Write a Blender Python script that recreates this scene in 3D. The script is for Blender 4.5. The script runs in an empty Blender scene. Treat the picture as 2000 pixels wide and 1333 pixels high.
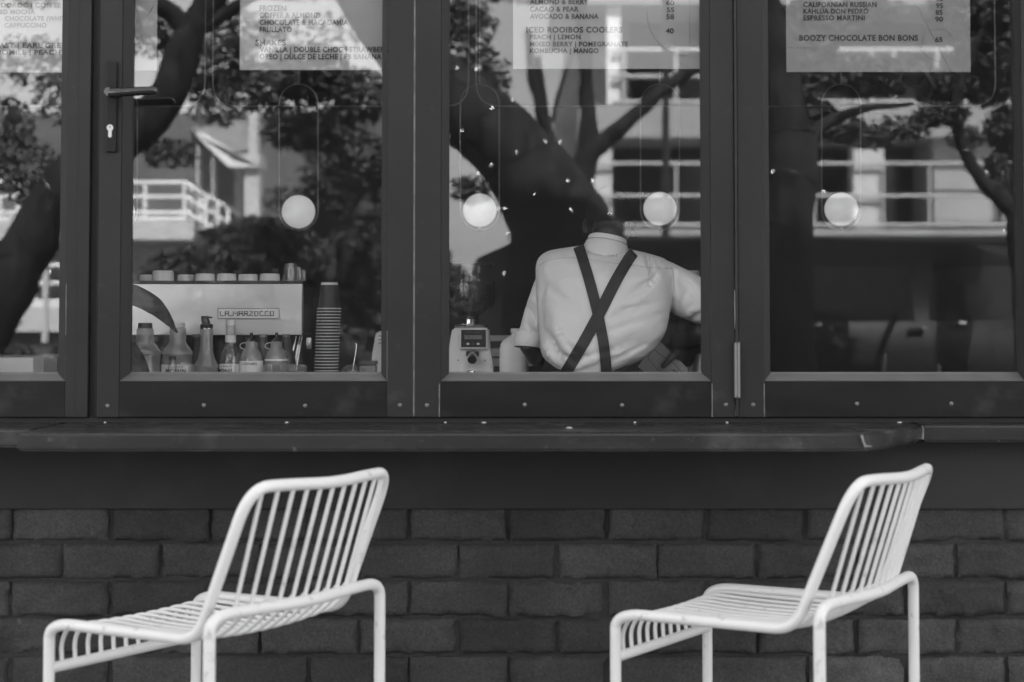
import bpy, bmesh, math, random
from mathutils import Vector, Matrix, noise
from mathutils.bvhtree import BVHTree
from math import pi, sin, cos, tan, radians as R

# ------------------------------------------------------------------ camera, sky, sun, exposure
SC = bpy.context.scene
COL = SC.collection
EYE = 1.07; F = 3333.0; TILT = R(2.5); YH = 640.0
CYP = YH - F * tan(TILT)
cam = bpy.data.cameras.new('camera'); co = bpy.data.objects.new('camera', cam); COL.objects.link(co)
co.location = (0, 0, EYE); co.rotation_euler = (pi / 2 + TILT, 0, 0)
cam.sensor_fit = 'HORIZONTAL'; cam.sensor_width = 36; cam.lens = 36 * F / 2000
cam.shift_y = -(666.5 - CYP) / 2000
cam.clip_start = 0.05; cam.clip_end = 600
cam.dof.use_dof = True; cam.dof.focus_distance = 5.15; cam.dof.aperture_fstop = 2.8
SC.camera = co

SUN_EL, SUN_AZ = R(56), R(14)            # the sun stands behind the cafe and lights the far side of the street
w = bpy.data.worlds.new("World"); SC.world = w; w.use_nodes = True
nt = w.node_tree; nt.nodes.clear()
sky = nt.nodes.new('ShaderNodeTexSky'); sky.sky_type = 'NISHITA'; sky.sun_disc = False
sky.sun_elevation = SUN_EL; sky.sun_rotation = SUN_AZ
bw = nt.nodes.new('ShaderNodeRGBToBW'); bg = nt.nodes.new('ShaderNodeBackground'); out = nt.nodes.new('ShaderNodeOutputWorld')
bg.inputs['Strength'].default_value = 0.15
nt.links.new(sky.outputs[0], bw.inputs[0]); nt.links.new(bw.outputs[0], bg.inputs['Color']); nt.links.new(bg.outputs[0], out.inputs[0])
sl = bpy.data.lights.new('sun', 'SUN'); sl.energy = 4.6; sl.angle = R(0.5); sl.color = (1, 1, 1)
so = bpy.data.objects.new('sun', sl); COL.objects.link(so)
so.rotation_euler = Vector((sin(SUN_AZ) * cos(SUN_EL), cos(SUN_AZ) * cos(SUN_EL), sin(SUN_EL))).to_track_quat('Z', 'Y').to_euler()
SC.view_settings.view_transform = 'Standard'; SC.view_settings.look = 'None'
SC.view_settings.gamma = 1; SC.view_settings.exposure = 2.64
SC.cycles.use_denoising = True
SC.cycles.max_bounces = 10; SC.cycles.transparent_max_bounces = 24; SC.cycles.glossy_bounces = 5
SC.cycles.sample_clamp_indirect = 6

rnd = random.Random(7)
YW = 4.40            # front of the wall and of the window frames
YG = 4.445           # the glass

def at(px, py, Y):   # pixel of the 2000 px photograph and a distance along Y -> world point
    a = (px - 1000) / F; b = -(py - CYP) / F
    dy = cos(TILT) - b * sin(TILT); dz = sin(TILT) + b * cos(TILT)
    return Vector((a / dy * Y, Y, EYE + dz / dy * Y))
def mir(px, py, Z):  # the same for things across the street that are seen in the window
    p = at(px, py, Z); return Vector((p.x, 2 * YG - Z, p.z))
def S(Y): return Y / F

# ------------------------------------------------------------------ materials
def mat(name, g, rough=.5, metal=0., var=.12, scale=6., bump=0., bscale=60., spec=.5, emit=0., stretch=None, coat=0.):
    m = bpy.data.materials.new(name); m.use_nodes = True; n = m.node_tree.nodes; l = m.node_tree.links
    b = n['Principled BSDF']; b.inputs['Roughness'].default_value = rough; b.inputs['Metallic'].default_value = metal
    b.inputs['Specular IOR Level'].default_value = spec; b.inputs['Coat Weight'].default_value = coat
    tc = n.new('ShaderNodeTexCoord'); mp = n.new('ShaderNodeMapping'); l.new(tc.outputs['Object'], mp.inputs[0])
    if stretch: mp.inputs['Scale'].default_value = stretch
    nz = n.new('ShaderNodeTexNoise'); nz.inputs['Scale'].default_value = scale; nz.inputs['Detail'].default_value = 6
    l.new(mp.outputs[0], nz.inputs['Vector'])
    mr = n.new('ShaderNodeMapRange'); mr.inputs['From Min'].default_value = .3; mr.inputs['From Max'].default_value = .7
    mr.inputs['To Min'].default_value = g * (1 - var); mr.inputs['To Max'].default_value = g * (1 + var)
    l.new(nz.outputs['Fac'], mr.inputs['Value']); l.new(mr.outputs[0], b.inputs['Base Color'])
    rr = n.new('ShaderNodeMapRange'); rr.inputs['To Min'].default_value = max(0, rough - .08); rr.inputs['To Max'].default_value = min(1, rough + .08)
    l.new(nz.outputs['Fac'], rr.inputs['Value']); l.new(rr.outputs[0], b.inputs['Roughness'])
    if bump:
        n2 = n.new('ShaderNodeTexNoise'); n2.inputs['Scale'].default_value = bscale; n2.inputs['Detail'].default_value = 8
        l.new(mp.outputs[0], n2.inputs['Vector'])
        bp = n.new('ShaderNodeBump'); bp.inputs['Strength'].default_value = bump; bp.inputs['Distance'].default_value = .01
        l.new(n2.outputs['Fac'], bp.inputs['Height']); l.new(bp.outputs[0], b.inputs['Normal'])
    if emit:
        b.inputs['Emission Color'].default_value = (1, 1, 1, 1); b.inputs['Emission Strength'].default_value = emit
    return m

def thin_glass(name, r0, body=0.0, g=.5, tint=1.0, veil_noise=False, rough=.0):
    m = bpy.data.materials.new(name); m.use_nodes = True; n = m.node_tree.nodes; l = m.node_tree.links; n.clear()
    o = n.new('ShaderNodeOutputMaterial'); tr = n.new('ShaderNodeBsdfTransparent'); tr.inputs[0].default_value = (tint, tint, tint, 1)
    gl = n.new('ShaderNodeBsdfGlossy'); gl.inputs['Roughness'].default_value = rough
    lw = n.new('ShaderNodeLayerWeight'); lw.inputs['Blend'].default_value = .5
    pw = n.new('ShaderNodeMath'); pw.operation = 'POWER'; pw.inputs[1].default_value = 4.5; l.new(lw.outputs['Facing'], pw.inputs[0])
    ma = n.new('ShaderNodeMath'); ma.operation = 'MULTIPLY_ADD'; ma.inputs[1].default_value = 1 - r0; ma.inputs[2].default_value = r0; ma.use_clamp = True
    l.new(pw.outputs[0], ma.inputs[0])
    mx = n.new('ShaderNodeMixShader'); l.new(ma.outputs[0], mx.inputs[0]); l.new(gl.outputs[0], mx.inputs[2])
    if body:
        di = n.new('ShaderNodeBsdfDiffuse'); di.inputs[0].default_value = (g, g, g, 1)
        m2 = n.new('ShaderNodeMixShader'); m2.inputs[0].default_value = body
        if veil_noise:
            nz = n.new('ShaderNodeTexNoise'); nz.inputs['Scale'].default_value = 5; nz.inputs['Detail'].default_value = 8
            tc = n.new('ShaderNodeTexCoord'); l.new(tc.outputs['Object'], nz.inputs['Vector'])
            mr = n.new('ShaderNodeMapRange'); mr.inputs['From Min'].default_value = .35; mr.inputs['From Max'].default_value = .75
            mr.inputs['To Min'].default_value = body * .6; mr.inputs['To Max'].default_value = body * 1.5
            l.new(nz.outputs['Fac'], mr.inputs['Value']); l.new(mr.outputs[0], m2.inputs[0])
        l.new(tr.outputs[0], m2.inputs[1]); l.new(di.outputs[0], m2.inputs[2]); l.new(m2.outputs[0], mx.inputs[1])
    else:
        l.new(tr.outputs[0], mx.inputs[1])
    l.new(mx.outputs[0], o.inputs[0])
    return m

def brick_mat():
    m = mat('split_face_brick', .045, .85, var=.25, scale=3.5, bump=.7, bscale=45, spec=.25)
    n = m.node_tree.nodes; l = m.node_tree.links; b = n['Principled BSDF']
    tc = [x for x in n if x.type == 'TEX_COORD'][0]; mr = [x for x in n if x.type == 'MAP_RANGE'][0]
    gz = n.new('ShaderNodeTexNoise'); gz.inputs['Scale'].default_value = 160; gz.inputs['Detail'].default_value = 4; l.new(tc.outputs['Object'], gz.inputs['Vector'])
    m2 = n.new('ShaderNodeMapRange'); m2.inputs['From Min'].default_value = .35; m2.inputs['From Max'].default_value = .7; m2.inputs['To Min'].default_value = .8; m2.inputs['To Max'].default_value = 1.25
    l.new(gz.outputs['Fac'], m2.inputs['Value'])
    mu = n.new('ShaderNodeMath'); mu.operation = 'MULTIPLY'; l.new(mr.outputs[0], mu.inputs[0]); l.new(m2.outputs[0], mu.inputs[1])
    ge = n.new('ShaderNodeNewGeometry'); m3 = n.new('ShaderNodeMapRange'); m3.inputs['To Min'].default_value = .72; m3.inputs['To Max'].default_value = 1.3
    l.new(ge.outputs['Random Per Island'], m3.inputs['Value'])
    mv = n.new('ShaderNodeMath'); mv.operation = 'MULTIPLY'; l.new(mu.outputs[0], mv.inputs[0]); l.new(m3.outputs[0], mv.inputs[1])
    l.new(mv.outputs[0], b.inputs['Base Color'])
    return m

M = dict(
 frame=mat('dark_powder_coat', .022, .45, var=.14, scale=3, bump=.05, bscale=400, spec=.22),
 rail=mat('dark_powder_coat_rail', .011, .42, var=.25, scale=4, bump=.05, bscale=400, spec=.2, stretch=(1, 1, 4)),
 gap=mat('black_gasket', .012, .7),
 seam=mat('worn_edge', .22, .5, var=.5, scale=25),
 steel=mat('brushed_steel', .74, .34, 1., var=.03, scale=4),
 mirror=mat('polished_steel', .6, .12, 1., var=.05),
 chrome=mat('chrome', .75, .15, 1., var=.05),
 white=mat('white_powder_coat', .68, .38, var=.04, scale=5, bump=.05, bscale=300),
 ledge=mat('ledge_steel', .022, .27, var=.35, scale=5, bump=.08, bscale=40, stretch=(.4, 2, 2)),
 apron=mat('apron_paint', .013, .7, var=.2, scale=5),
 brick=brick_mat(),
 mortar=mat('dark_mortar', .03, .95, bump=.6, bscale=120),
 render=mat('outer_render', .30, .8, var=.1, bump=.2),
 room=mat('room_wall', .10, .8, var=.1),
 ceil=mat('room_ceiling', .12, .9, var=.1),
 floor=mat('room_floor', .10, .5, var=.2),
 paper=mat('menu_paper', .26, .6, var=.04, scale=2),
 paper_shaded=mat('menu_paper_shaded', .19, .6, var=.05, scale=2), ink=mat('menu_ink', .015, .7), inkthin=mat('menu_line', .20, .7),  # second paper tone: same stock, with the dimmer light put into its colour
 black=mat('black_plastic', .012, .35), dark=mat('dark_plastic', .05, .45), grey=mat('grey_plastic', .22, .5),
 jug=mat('jug_plastic', .9, .4, var=.03), pale=mat('pale_plastic', .78, .45, var=.05), body=mat('grinder_paint', .75, .3, var=.04),
 badge=mat('badge_enamel', .92, .3, var=.03), lcd=mat('lcd', .2, .3), label=mat('bottle_label', .9, .6, var=.05),
 ceramic=mat('ceramic', .80, .25, var=.05), globe=mat('opal_globe', .8, .3, var=.02, emit=.06),
 wire=mat('brass_wire', .30, .35, .6),
 beans=mat('coffee_beans', .05, .45, var=.7, scale=90, bump=.9, bscale=110),
 counter=mat('counter_top', .50, .4, var=.2),
 kraft=mat('cup_board', .05, .5), rim=mat('cup_rim', .72, .5, var=.03), carton=mat('carton', .42, .5, var=.06),
 shirt=mat('cotton_shirt', .88, .9, var=.04, scale=9, bump=.25, bscale=28, spec=.15), strap=mat('strap', .05, .7, bump=.2, bscale=400),
 thread=mat('shirt_thread', .40, .9), skin=mat('dark_skin', .055, .38, var=.25, scale=9, bump=.1, bscale=120), hair=mat('hair', .025, .8, bump=.8, bscale=300),
 trousers=mat('trousers', .03, .9), leaf_in=mat('house_plant_leaf', .04, .75, spec=.15, var=.4, scale=14, stretch=(1, 1, 4)),
 asphalt=mat('asphalt', .05, .9, var=.2, bump=.5, bscale=80), pave=mat('pavement', .25, .85, var=.15, scale=3), kerb=mat('kerb_stone', .35, .8),
 stucco=mat('white_stucco', .74, .8, var=.08, scale=.6), concrete=mat('concrete', .30, .8, var=.15, scale=.8), concrete2=mat('painted_concrete', .50, .8), dimroof=mat('dark_roofing', .11, .8, var=.3, scale=1), stucco2=mat('grey_stucco', .36, .8, var=.12, scale=.6), pane_dark=mat('far_window_glass', .02, .12, var=.2), railm=mat('white_railing', .8, .5),
 roof=mat('roof_sheet', .22, .6, var=.2), bark=mat('bark', .02, .95, spec=.1, var=.5, scale=12, bump=1, bscale=25, stretch=(1, 1, .3)),
 leaf=mat('leaves', .05, .6, var=.5, scale=1.5), hedge=mat('hedge_leaves', .035, .6, var=.6, scale=1.2),
 car=mat('car_paint', .008, .35, spec=.3), tyre=mat('tyre', .02, .9), carglass=mat('car_glass', .01, .1),
 bulb=mat('fairy_bulb', .8, .4, emit=6.0), liquid=mat('sauce', .5, .5),
)
def wear(m, scale, lo, hi, mult, add=0.):
    n = m.node_tree.nodes; l = m.node_tree.links; b = n['Principled BSDF']; src = b.inputs['Base Color'].links[0].from_socket
    tc = [x for x in n if x.type == 'TEX_COORD'][0]; nz = n.new('ShaderNodeTexNoise'); nz.inputs['Scale'].default_value = scale; nz.inputs['Detail'].default_value = 10; nz.inputs['Roughness'].default_value = .65
    l.new(tc.outputs['Object'], nz.inputs['Vector']); mr = n.new('ShaderNodeMapRange'); mr.inputs['From Min'].default_value = lo; mr.inputs['From Max'].default_value = hi
    mr.inputs['To Min'].default_value = 1; mr.inputs['To Max'].default_value = mult; l.new(nz.outputs['Fac'], mr.inputs['Value'])
    mu = n.new('ShaderNodeMath'); mu.operation = 'MULTIPLY'; l.new(src, mu.inputs[0]); l.new(mr.outputs[0], mu.inputs[1]); l.new(mu.outputs[0], b.inputs['Base Color'])
wear(M['white'], 22, .60, .68, .62); wear(M['frame'], 9, .60, .72, 1.9); wear(M['frame'], 60, .66, .72, 3.0); wear(M['rail'], 7, .56, .70, 2.4); wear(M['rail'], 70, .66, .72, 4.0)
wear(M['ledge'], 8, .52, .66, 2.2); wear(M['ledge'], 45, .64, .70, 4.0); wear(M['apron'], 5, .5, .7, 1.6); wear(M['brick'], 2.2, .5, .7, 1.5); wear(M['brick'], 30, .64, .74, 1.9)
M['glass'] = thin_glass('window_glass', .078, .004, .5, veil_noise=True)  # pale diffuse veil mixed in to lift dark tones seen through the pane
M['tumbler'] = thin_glass('tumbler_glass', .10, .10, .6, rough=.03)
M['bottleglass'] = thin_glass('clear_bottle', .12, .18, .3, rough=.02)
M['syrup'] = thin_glass('translucent_plastic', .08, .62, .42, rough=.15)
M['smoke'] = thin_glass('hopper_glass', .05, .07, .35, .75)

# ------------------------------------------------------------------ mesh helpers
def fillet(pts, r, n=6):
    pts = [Vector(p) for p in pts]; o = [pts[0]]
    for i in range(1, len(pts) - 1):
        rr = r[i - 1] if isinstance(r, (list, tuple)) else r
        a, b, c = pts[i - 1], pts[i], pts[i + 1]
        d1 = min(rr, (a - b).length * .49); d2 = min(rr, (c - b).length * .49)
        p = b + (a - b).normalized() * d1; q = b + (c - b).normalized() * d2
        for k in range(n + 1):
            t = k / n; o.append(p * (1 - t) ** 2 * 1 + b * 2 * t * (1 - t) + q * t * t)
    o.append(pts[-1]); return o
def catmull(pts, n=6):
    P = [Vector(p) for p in pts]; P = [P[0] * 2 - P[1]] + P + [P[-1] * 2 - P[-2]]; o = []
    for i in range(1, len(P) - 2):
        for k in range(n):
            t = k / n
            o.append(.5 * ((2 * P[i]) + (P[i + 1] - P[i - 1]) * t + (2 * P[i - 1] - 5 * P[i] + 4 * P[i + 1] - P[i + 2]) * t * t + (3 * P[i] - P[i - 1] - 3 * P[i + 1] + P[i + 2]) * t ** 3))
    o.append(P[-2]); return o

class MB:
    def __init__(s): s.v = []; s.f = []
    def add(s, vs, fs):
        b = len(s.v); s.v += [tuple(v) for v in vs]; s.f += [tuple(i + b for i in f) for f in fs]; return s
    def box(s, a, b, bev=0.0):
        x0, y0, z0 = [min(p, q) for p, q in zip(a, b)]; x1, y1, z1 = [max(p, q) for p, q in zip(a, b)]
        if not bev:
            vs = [(x, y, z) for z in (z0, z1) for y in (y0, y1) for x in (x0, x1)]
            return s.add(vs, [(0, 2, 3, 1), (4, 5, 7, 6), (0, 1, 5, 4), (2, 6, 7, 3), (0, 4, 6, 2), (1, 3, 7, 5)])
        bm = bmesh.new(); bmesh.ops.create_cube(bm, size=1)
        for v in bm.verts: v.co = Vector(((x0 + x1) / 2 + v.co.x * (x1 - x0), (y0 + y1) / 2 + v.co.y * (y1 - y0), (z0 + z1) / 2 + v.co.z * (z1 - z0)))
        bmesh.ops.bevel(bm, geom=bm.edges[:], offset=bev, segments=2, affect='EDGES', profile=.6)
        bm.verts.index_update(); s.add([v.co[:] for v in bm.verts], [[v.index for v in f.verts] for f in bm.faces]); bm.free(); return s
    def prism(s, poly, d):      # poly: list of Vector (planar), extruded by vector d
        n = len(poly); d = Vector(d); vs = [Vector(p) for p in poly] + [Vector(p) + d for p in poly]
        fs = [tuple(range(n))[::-1], tuple(range(n, 2 * n))] + [(i, (i + 1) % n, n + (i + 1) % n, n + i) for i in range(n)]
        return s.add(vs, fs)
    def tube(s, pts, r, seg=10, cap=True, flat=1.0):
        pts = [Vector(p) for p in pts]; n = len(pts); rs = r if isinstance(r, (list, tuple)) else [r] * n
        if len(rs) != n: rs = [rs[0] + (rs[-1] - rs[0]) * i / (n - 1) for i in range(n)]
        T = [(pts[min(i + 1, n - 1)] - pts[max(i - 1, 0)]).normalized() for i in range(n)]
        u = T[0].orthogonal().normalized(); vs = []
        for i in range(n):
            u = (u - T[i] * u.dot(T[i])).normalized(); w_ = T[i].cross(u)
            for k in range(seg):
                a = 2 * pi * k / seg; vs.append(pts[i] + (u * cos(a) + w_ * sin(a) * flat) * rs[i])
        fs = [(i * seg + k, i * seg + (k + 1) % seg, (i + 1) * seg + (k + 1) % seg, (i + 1) * seg + k) for i in range(n - 1) for k in range(seg)]
        if cap: fs += [tuple(range(seg))[::-1], tuple((n - 1) * seg + k for k in range(seg))]
        return s.add(vs, fs)
    def lathe(s, prof, c=(0, 0, 0), seg=28, cap=True, sx=1, sy=1):   # prof: (r, z)
        c = Vector(c); vs = []
        for r, z in prof:
            for k in range(seg):
                a = 2 * pi * k / seg; vs.append((c.x + r * cos(a) * sx, c.y + r * sin(a) * sy, c.z + z))
        n = len(prof)
        fs = [(i * seg + k, i * seg + (k + 1) % seg, (i + 1) * seg + (k + 1) % seg, (i + 1) * seg + k) for i in range(n - 1) for k in range(seg)]
        if cap: fs += [tuple(range(seg))[::-1], tuple((n - 1) * seg + k for k in range(seg))]
        return s.add(vs, fs)
    def ball(s, c, r, seg=16, rings=10, rot=None):
        r = Vector(r) if hasattr(r, '__len__') else Vector((r, r, r)); c = Vector(c); vs = []; fs = []
        for i in range(1, rings):
            t = pi * i / rings
            for k in range(seg):
                a = 2 * pi * k / seg; vs.append(Vector((r.x * sin(t) * cos(a), r.y * sin(t) * sin(a), r.z * cos(t))))
        vs += [Vector((0, 0, r.z)), Vector((0, 0, -r.z))]; N = seg * (rings - 1)
        for i in range(rings - 2):
            for k in range(seg): fs.append((i * seg + k, (i + 1) * seg + k, (i + 1) * seg + (k + 1) % seg, i * seg + (k + 1) % seg))
        for k in range(seg):
            fs.append((N, k, (k + 1) % seg)); fs.append((N + 1, (rings - 2) * seg + (k + 1) % seg, (rings - 2) * seg + k))
        if rot: vs = [rot @ v for v in vs]
        return s.add([v + c for v in vs], fs)
    def build(s, name, m, parent=None, smooth=True, ang=40):
        me = bpy.data.meshes.new(name); off = Vector(parent.get('_o', (0, 0, 0))) if parent else Vector((0, 0, 0))
        me.from_pydata([tuple(Vector(v) - off) for v in s.v], [], s.f); me.validate(); me.update()
        return link(name, me, m, parent, smooth, ang)
def link(name, me, m, parent=None, smooth=True, ang=40):
    me.materials.clear(); me.materials.append(m)
    if smooth:
        me.shade_smooth()
        try: me.set_sharp_from_angle(angle=R(ang))
        except Exception: pass
    o = bpy.data.objects.new(name, me); COL.objects.link(o)
    if parent:
        o.parent = parent
        off = Vector(parent.get('_o', (0, 0, 0))); o['_o'] = tuple(off)
    return o
def tag(o, label=None, cat=None, group=None, kind=None):
    if label: o['label'] = label
    if cat: o['category'] = cat
    if group: o['group'] = group
    if kind: o['kind'] = kind
    return o
def thing(name, label, cat, loc=(0, 0, 0), rz=0., group=None, local=False):
    o = bpy.data.objects.new(name, None); COL.objects.link(o); o.location = loc; o.rotation_euler = (0, 0, rz); o.empty_display_size = .05
    o['_o'] = (0, 0, 0) if local else tuple(loc)
    return tag(o, label, cat, group)
def dup(root, loc, rz=None, label=None):
    r = root.copy(); COL.objects.link(r); r.location = loc
    if rz is not None: r.rotation_euler = (0, 0, rz)
    if label: r['label'] = label
    for ch in root.children:
        c = ch.copy(); COL.objects.link(c); c.parent = r
        for g in ch.children:
            d = g.copy(); COL.objects.link(d); d.parent = c
    return r
def text_geo(s, x0, x1, y0, y1, bold=.012):   # flat text in XY fitted to a box; returns verts, faces
    c = bpy.data.curves.new('t', 'FONT'); c.body = s; c.size = 1; c.offset = bold; c.extrude = .02; c.resolution_u = 3
    if len(s) > 2: c.space_character = 1.08
    o = bpy.data.objects.new('t', c); COL.objects.link(o); bpy.context.view_layer.update()
    me = bpy.data.meshes.new_from_object(o.evaluated_get(bpy.context.evaluated_depsgraph_get()))
    V = [v.co.copy() for v in me.vertices]; Fs = [tuple(p.vertices) for p in me.polygons]
    bpy.data.objects.remove(o); bpy.data.curves.remove(c); bpy.data.meshes.remove(me)
    ax, bx = min(v.x for v in V), max(v.x for v in V)
    cap = .70
    return [Vector((x0 + (v.x - ax) / (bx - ax) * (x1 - x0), y0 + v.y / cap * (y1 - y0), v.z)) for v in V], Fs
def text_at(mb, s, px0, px1, pt, pb, Y, bold=.012, depth=.0006):  # pt/pb: top and baseline pixels
    V, Fs = text_geo(s, 0, 1, 0, 1, bold); a = at(px0, pb, Y); b = at(px1, pb, Y); t = at(px0, pt, Y)
    mb.add([Vector((a.x + (b.x - a.x) * v.x, Y - depth + depth * (v.z / .02) * .5, a.z + (t.z - a.z) * v.y)) for v in V], Fs)

# ------------------------------------------------------------------ ground, road
g = MB().box((-150, -200, -.30), (150, 60, -.15)).build('ground', M['asphalt'], smooth=False); tag(g, kind='structure')
g = MB().box((-60, -4.2, -.14), (60, YW + .1, 0)).build('pavement', M['pave'], smooth=False); tag(g, kind='structure')
g = MB().box((-60, -4.36, -.145), (60, -4.203, .002), .01).build('kerb', M['kerb'], smooth=False); tag(g, kind='structure')
g = MB().box((-60, -22, -.14), (60, -13, 0)).build('far_pavement', M['pave'], smooth=False); tag(g, kind='structure')
g = MB()
for i in range(-8, 9): g.box((i * 6, -8.6, -.149), (i * 6 + 3, -8.48, -.146))
g = g.build('road_marking', M['stucco'], smooth=False); tag(g, kind='structure')

# ------------------------------------------------------------------ cafe building and room
LX, RX = at(-520, 640, YW).x, at(2052, 640, YW).x      # window opening
SZ = at(1000, 823, YW).z                                # bottom of the sashes
TZ = 3.05
cb = thing('cafe_building', 'dark rendered cafe building whose dim room lies behind the windows', 'building', (0, 6.5, 0))
wl = MB()
wl.box((-7, YW, 0), (LX - .003, YW + .2, TZ)); wl.box((RX + .003, YW, 0), (7, YW + .2, TZ)); wl.box((-7, YW, TZ), (7, YW + .2, 12.6))  # unseen upper wall, made this tall to shade the chairs and trunks
wl.box((-7, YW + .2, 0), (-6.8, 11, 12.6)); wl.box((6.8, YW + .2, 0), (7, 11, 12.6)); wl.box((-6.8, 10.8, 0), (6.8, 11, 12.6))
wl.build('outer_wall', M['rail'], cb, smooth=False)
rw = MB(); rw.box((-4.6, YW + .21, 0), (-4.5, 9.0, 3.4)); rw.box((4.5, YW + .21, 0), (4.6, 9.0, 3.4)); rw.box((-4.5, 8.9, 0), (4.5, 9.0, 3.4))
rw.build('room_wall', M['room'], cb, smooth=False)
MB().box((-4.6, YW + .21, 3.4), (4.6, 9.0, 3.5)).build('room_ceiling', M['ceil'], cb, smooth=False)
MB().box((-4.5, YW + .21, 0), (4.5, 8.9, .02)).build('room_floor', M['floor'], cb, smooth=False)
MB().box((-7.2, YW - .15, 12.6), (7.2, 11.2, 12.8)).build('roof', M['roof'], cb, smooth=False)

# brick wall under the windows
bz = at(1000, 1060, YW).z; ph = .0957; pw_ = .2548; j = .010
bx0 = at(993, 1000, YW).x
apz = at(1000, 994, YW).z
bk = MB()
for row in range(-8, 1):
    z0 = bz + row * ph + j / 2; z1 = z0 + ph - j
    if z0 < 0: z0 = .002
    if z1 < .03: continue
    off = bx0 + (0 if row % 2 == 0 else -pw_ / 2)
    for k in range(-14, 14):
        x0 = off + k * pw_ + j / 2 + rnd.uniform(-.002, .002); x1 = x0 + pw_ - j + rnd.uniform(-.003, .003)
        if x1 < LX - .3 or x0 > RX + .3: continue
        nx, nz_ = 22, 8; base = len(bk.v); sd = rnd.uniform(0, 99); tz = rnd.uniform(-.0015, .0015)
        out_y = YW + rnd.uniform(-.002, .002); tl = rnd.uniform(-.02, .02); amp = rnd.uniform(.007, .013)
        for jz in range(nz_ + 1):
            for ix in range(nx + 1):
                u = ix / nx; v = jz / nz_
                e = min(u, 1 - u) * (x1 - x0); e2 = min(v, 1 - v) * (z1 - z0); ed = min(e, e2)
                chip = max(0, 1 - ed / .006) ** 1.5 * (.007 + .003 * noise.noise(Vector((u * 9, v * 9, sd))))
                d = noise.fractal(Vector((u * 2.4 + sd, v * 1.0, sd)), .8, 2.1, 5) * amp + (u - .5) * tl * .2
                ex = noise.noise(Vector((v * 3, sd, u * 2))) * .004 * (abs(u - .5) * 2) ** 6 * (1 if u > .5 else -1)
                ez = noise.noise(Vector((u * 7, sd, 1))) * .0034 * (abs(v - .5) * 2) ** 6
                bk.v.append((x0 + (x1 - x0) * u + ex, out_y + chip + d, z0 + tz + (z1 - z0) * v + ez))
        W = nx + 1
        for jz in range(nz_):
            for ix in range(nx): q = base + jz * W + ix; bk.f.append((q, q + 1, q + W + 1, q + W))
        ring = [base + i for i in range(W)] + [base + r_ * W + nx for r_ in range(1, nz_ + 1)] + [base + nz_ * W + i for i in range(nx - 1, -1, -1)] + [base + r_ * W for r_ in range(nz_ - 1, 0, -1)]
        b2 = len(bk.v)
        for q in ring: p = bk.v[q]; bk.v.append((p[0], YW + .04, p[2]))
        n_ = len(ring)
        for i in range(n_): bk.f.append((ring[i], b2 + i, b2 + (i + 1) % n_, ring[(i + 1) % n_]))
bwall = thing('brick_wall', 'dark painted rough split faced brick wall under the cafe windows', 'wall', (0, YW, 0))
bk.build('brick_face', M['brick'], bwall, ang=60)
MB().box((LX, YW + .013, 0), (RX, YW + .19, apz + .02)).build('mortar_bed', M['mortar'], bwall, smooth=False)

LT = at(1000, 834, 4.1).z   # ledge height guess, refined below
LZ = EYE - (825 - 640) / F * YW
ap = MB().box((LX, YW - .012, apz), (RX, YW + .19, LZ - .045), .003)
tag(ap.build('apron_board', M['apron'], smooth=False), 'plain dark board between the ledge and the top brick course', 'board')

# ------------------------------------------------------------------ ledge
YF = YW * 185 / 205.0; th = .043
def ledge(poly, name, label, cat, group=None):
    bm = bmesh.new(); vs = [bm.verts.new((x, y, LZ - th)) for x, y in poly]; f = bm.faces.new(vs)
    r = bmesh.ops.extrude_face_region(bm, geom=[f]); bmesh.ops.translate(bm, verts=[v for v in r['geom'] if isinstance(v, bmesh.types.BMVert)], vec=(0, 0, th))
    bmesh.ops.recalc_face_normals(bm, faces=bm.faces[:])
    bmesh.ops.bevel(bm, geom=[e for e in bm.edges if abs(e.verts[0].co.z - e.verts[1].co.z) < 1e-5], offset=.006, segments=3, affect='EDGES')
    me = bpy.data.meshes.new(name); bm.to_mesh(me); bm.free()
    return tag(link(name, me, M['ledge'], None, True, 35), label, cat, group)
xa = at(34, 843, YF).x; xb = at(1690, 845, YF).x; xc = at(1800, 830, 4.29).x
ledge([(xa, YF), (xb - .12, YF), (xb, YF + .012), (xb + .06, YF + .07), (xc, 4.285), (xc, YW - .006), (xa, YW - .006)], 'window_ledge', 'long deep dark metal bar ledge with a cut corner, in front of the windows', 'ledge')
ledge([(xc + .004, 4.29), (RX + .2, 4.29), (RX + .2, YW - .006), (xc + .004, YW - .006)], 'window_sill', 'shallow dark sill continuing to the right of the deep ledge', 'sill', 'shallow sills')
ledge([(LX - .1, YF + .13), (xa - .004, YF + .13), (xa - .004, YW - .006), (LX - .1, YW - .006)], 'window_sill', 'short dark sill at the far left end of the deep ledge', 'sill', 'shallow sills')
lw_ = MB()   # scuffed weld seam and dents at the cut corner
wa = at(1683, 850, YF - .001)
lw_.tube([wa, at(1686, 862, YF - .001), at(1690, 872, YF - .0015), at(1702, 872, YF)], [.0025, .002, .0025, .001], 6)
lw_.build('weld_seam', M['seam'], bpy.data.objects['window_ledge'])
lw_ = MB().tube([at(1802, 832, 4.288), at(1803, 845, 4.288), at(1802, 858, 4.288)], .002, 6); lw_.build('weld_seam', M['seam'], bpy.data.objects['window_ledge'])
for x, y, r in ((945, 824, .004), (1112, 838, .005), (870, 824, .002), (1240, 823, .002), (1420, 824, .002), (1757, 822, .004), (560, 826, .003), (205, 826, .002)):
    yy = YW - .02 if y < 830 else 4.15
    p = at(x, y, yy); MB().ball((p.x, yy, LZ + .0015), (r * 1.6, r, .0015), 8, 5).build('paint_chip', M['pale'], bpy.data.objects['window_ledge'])

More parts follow.
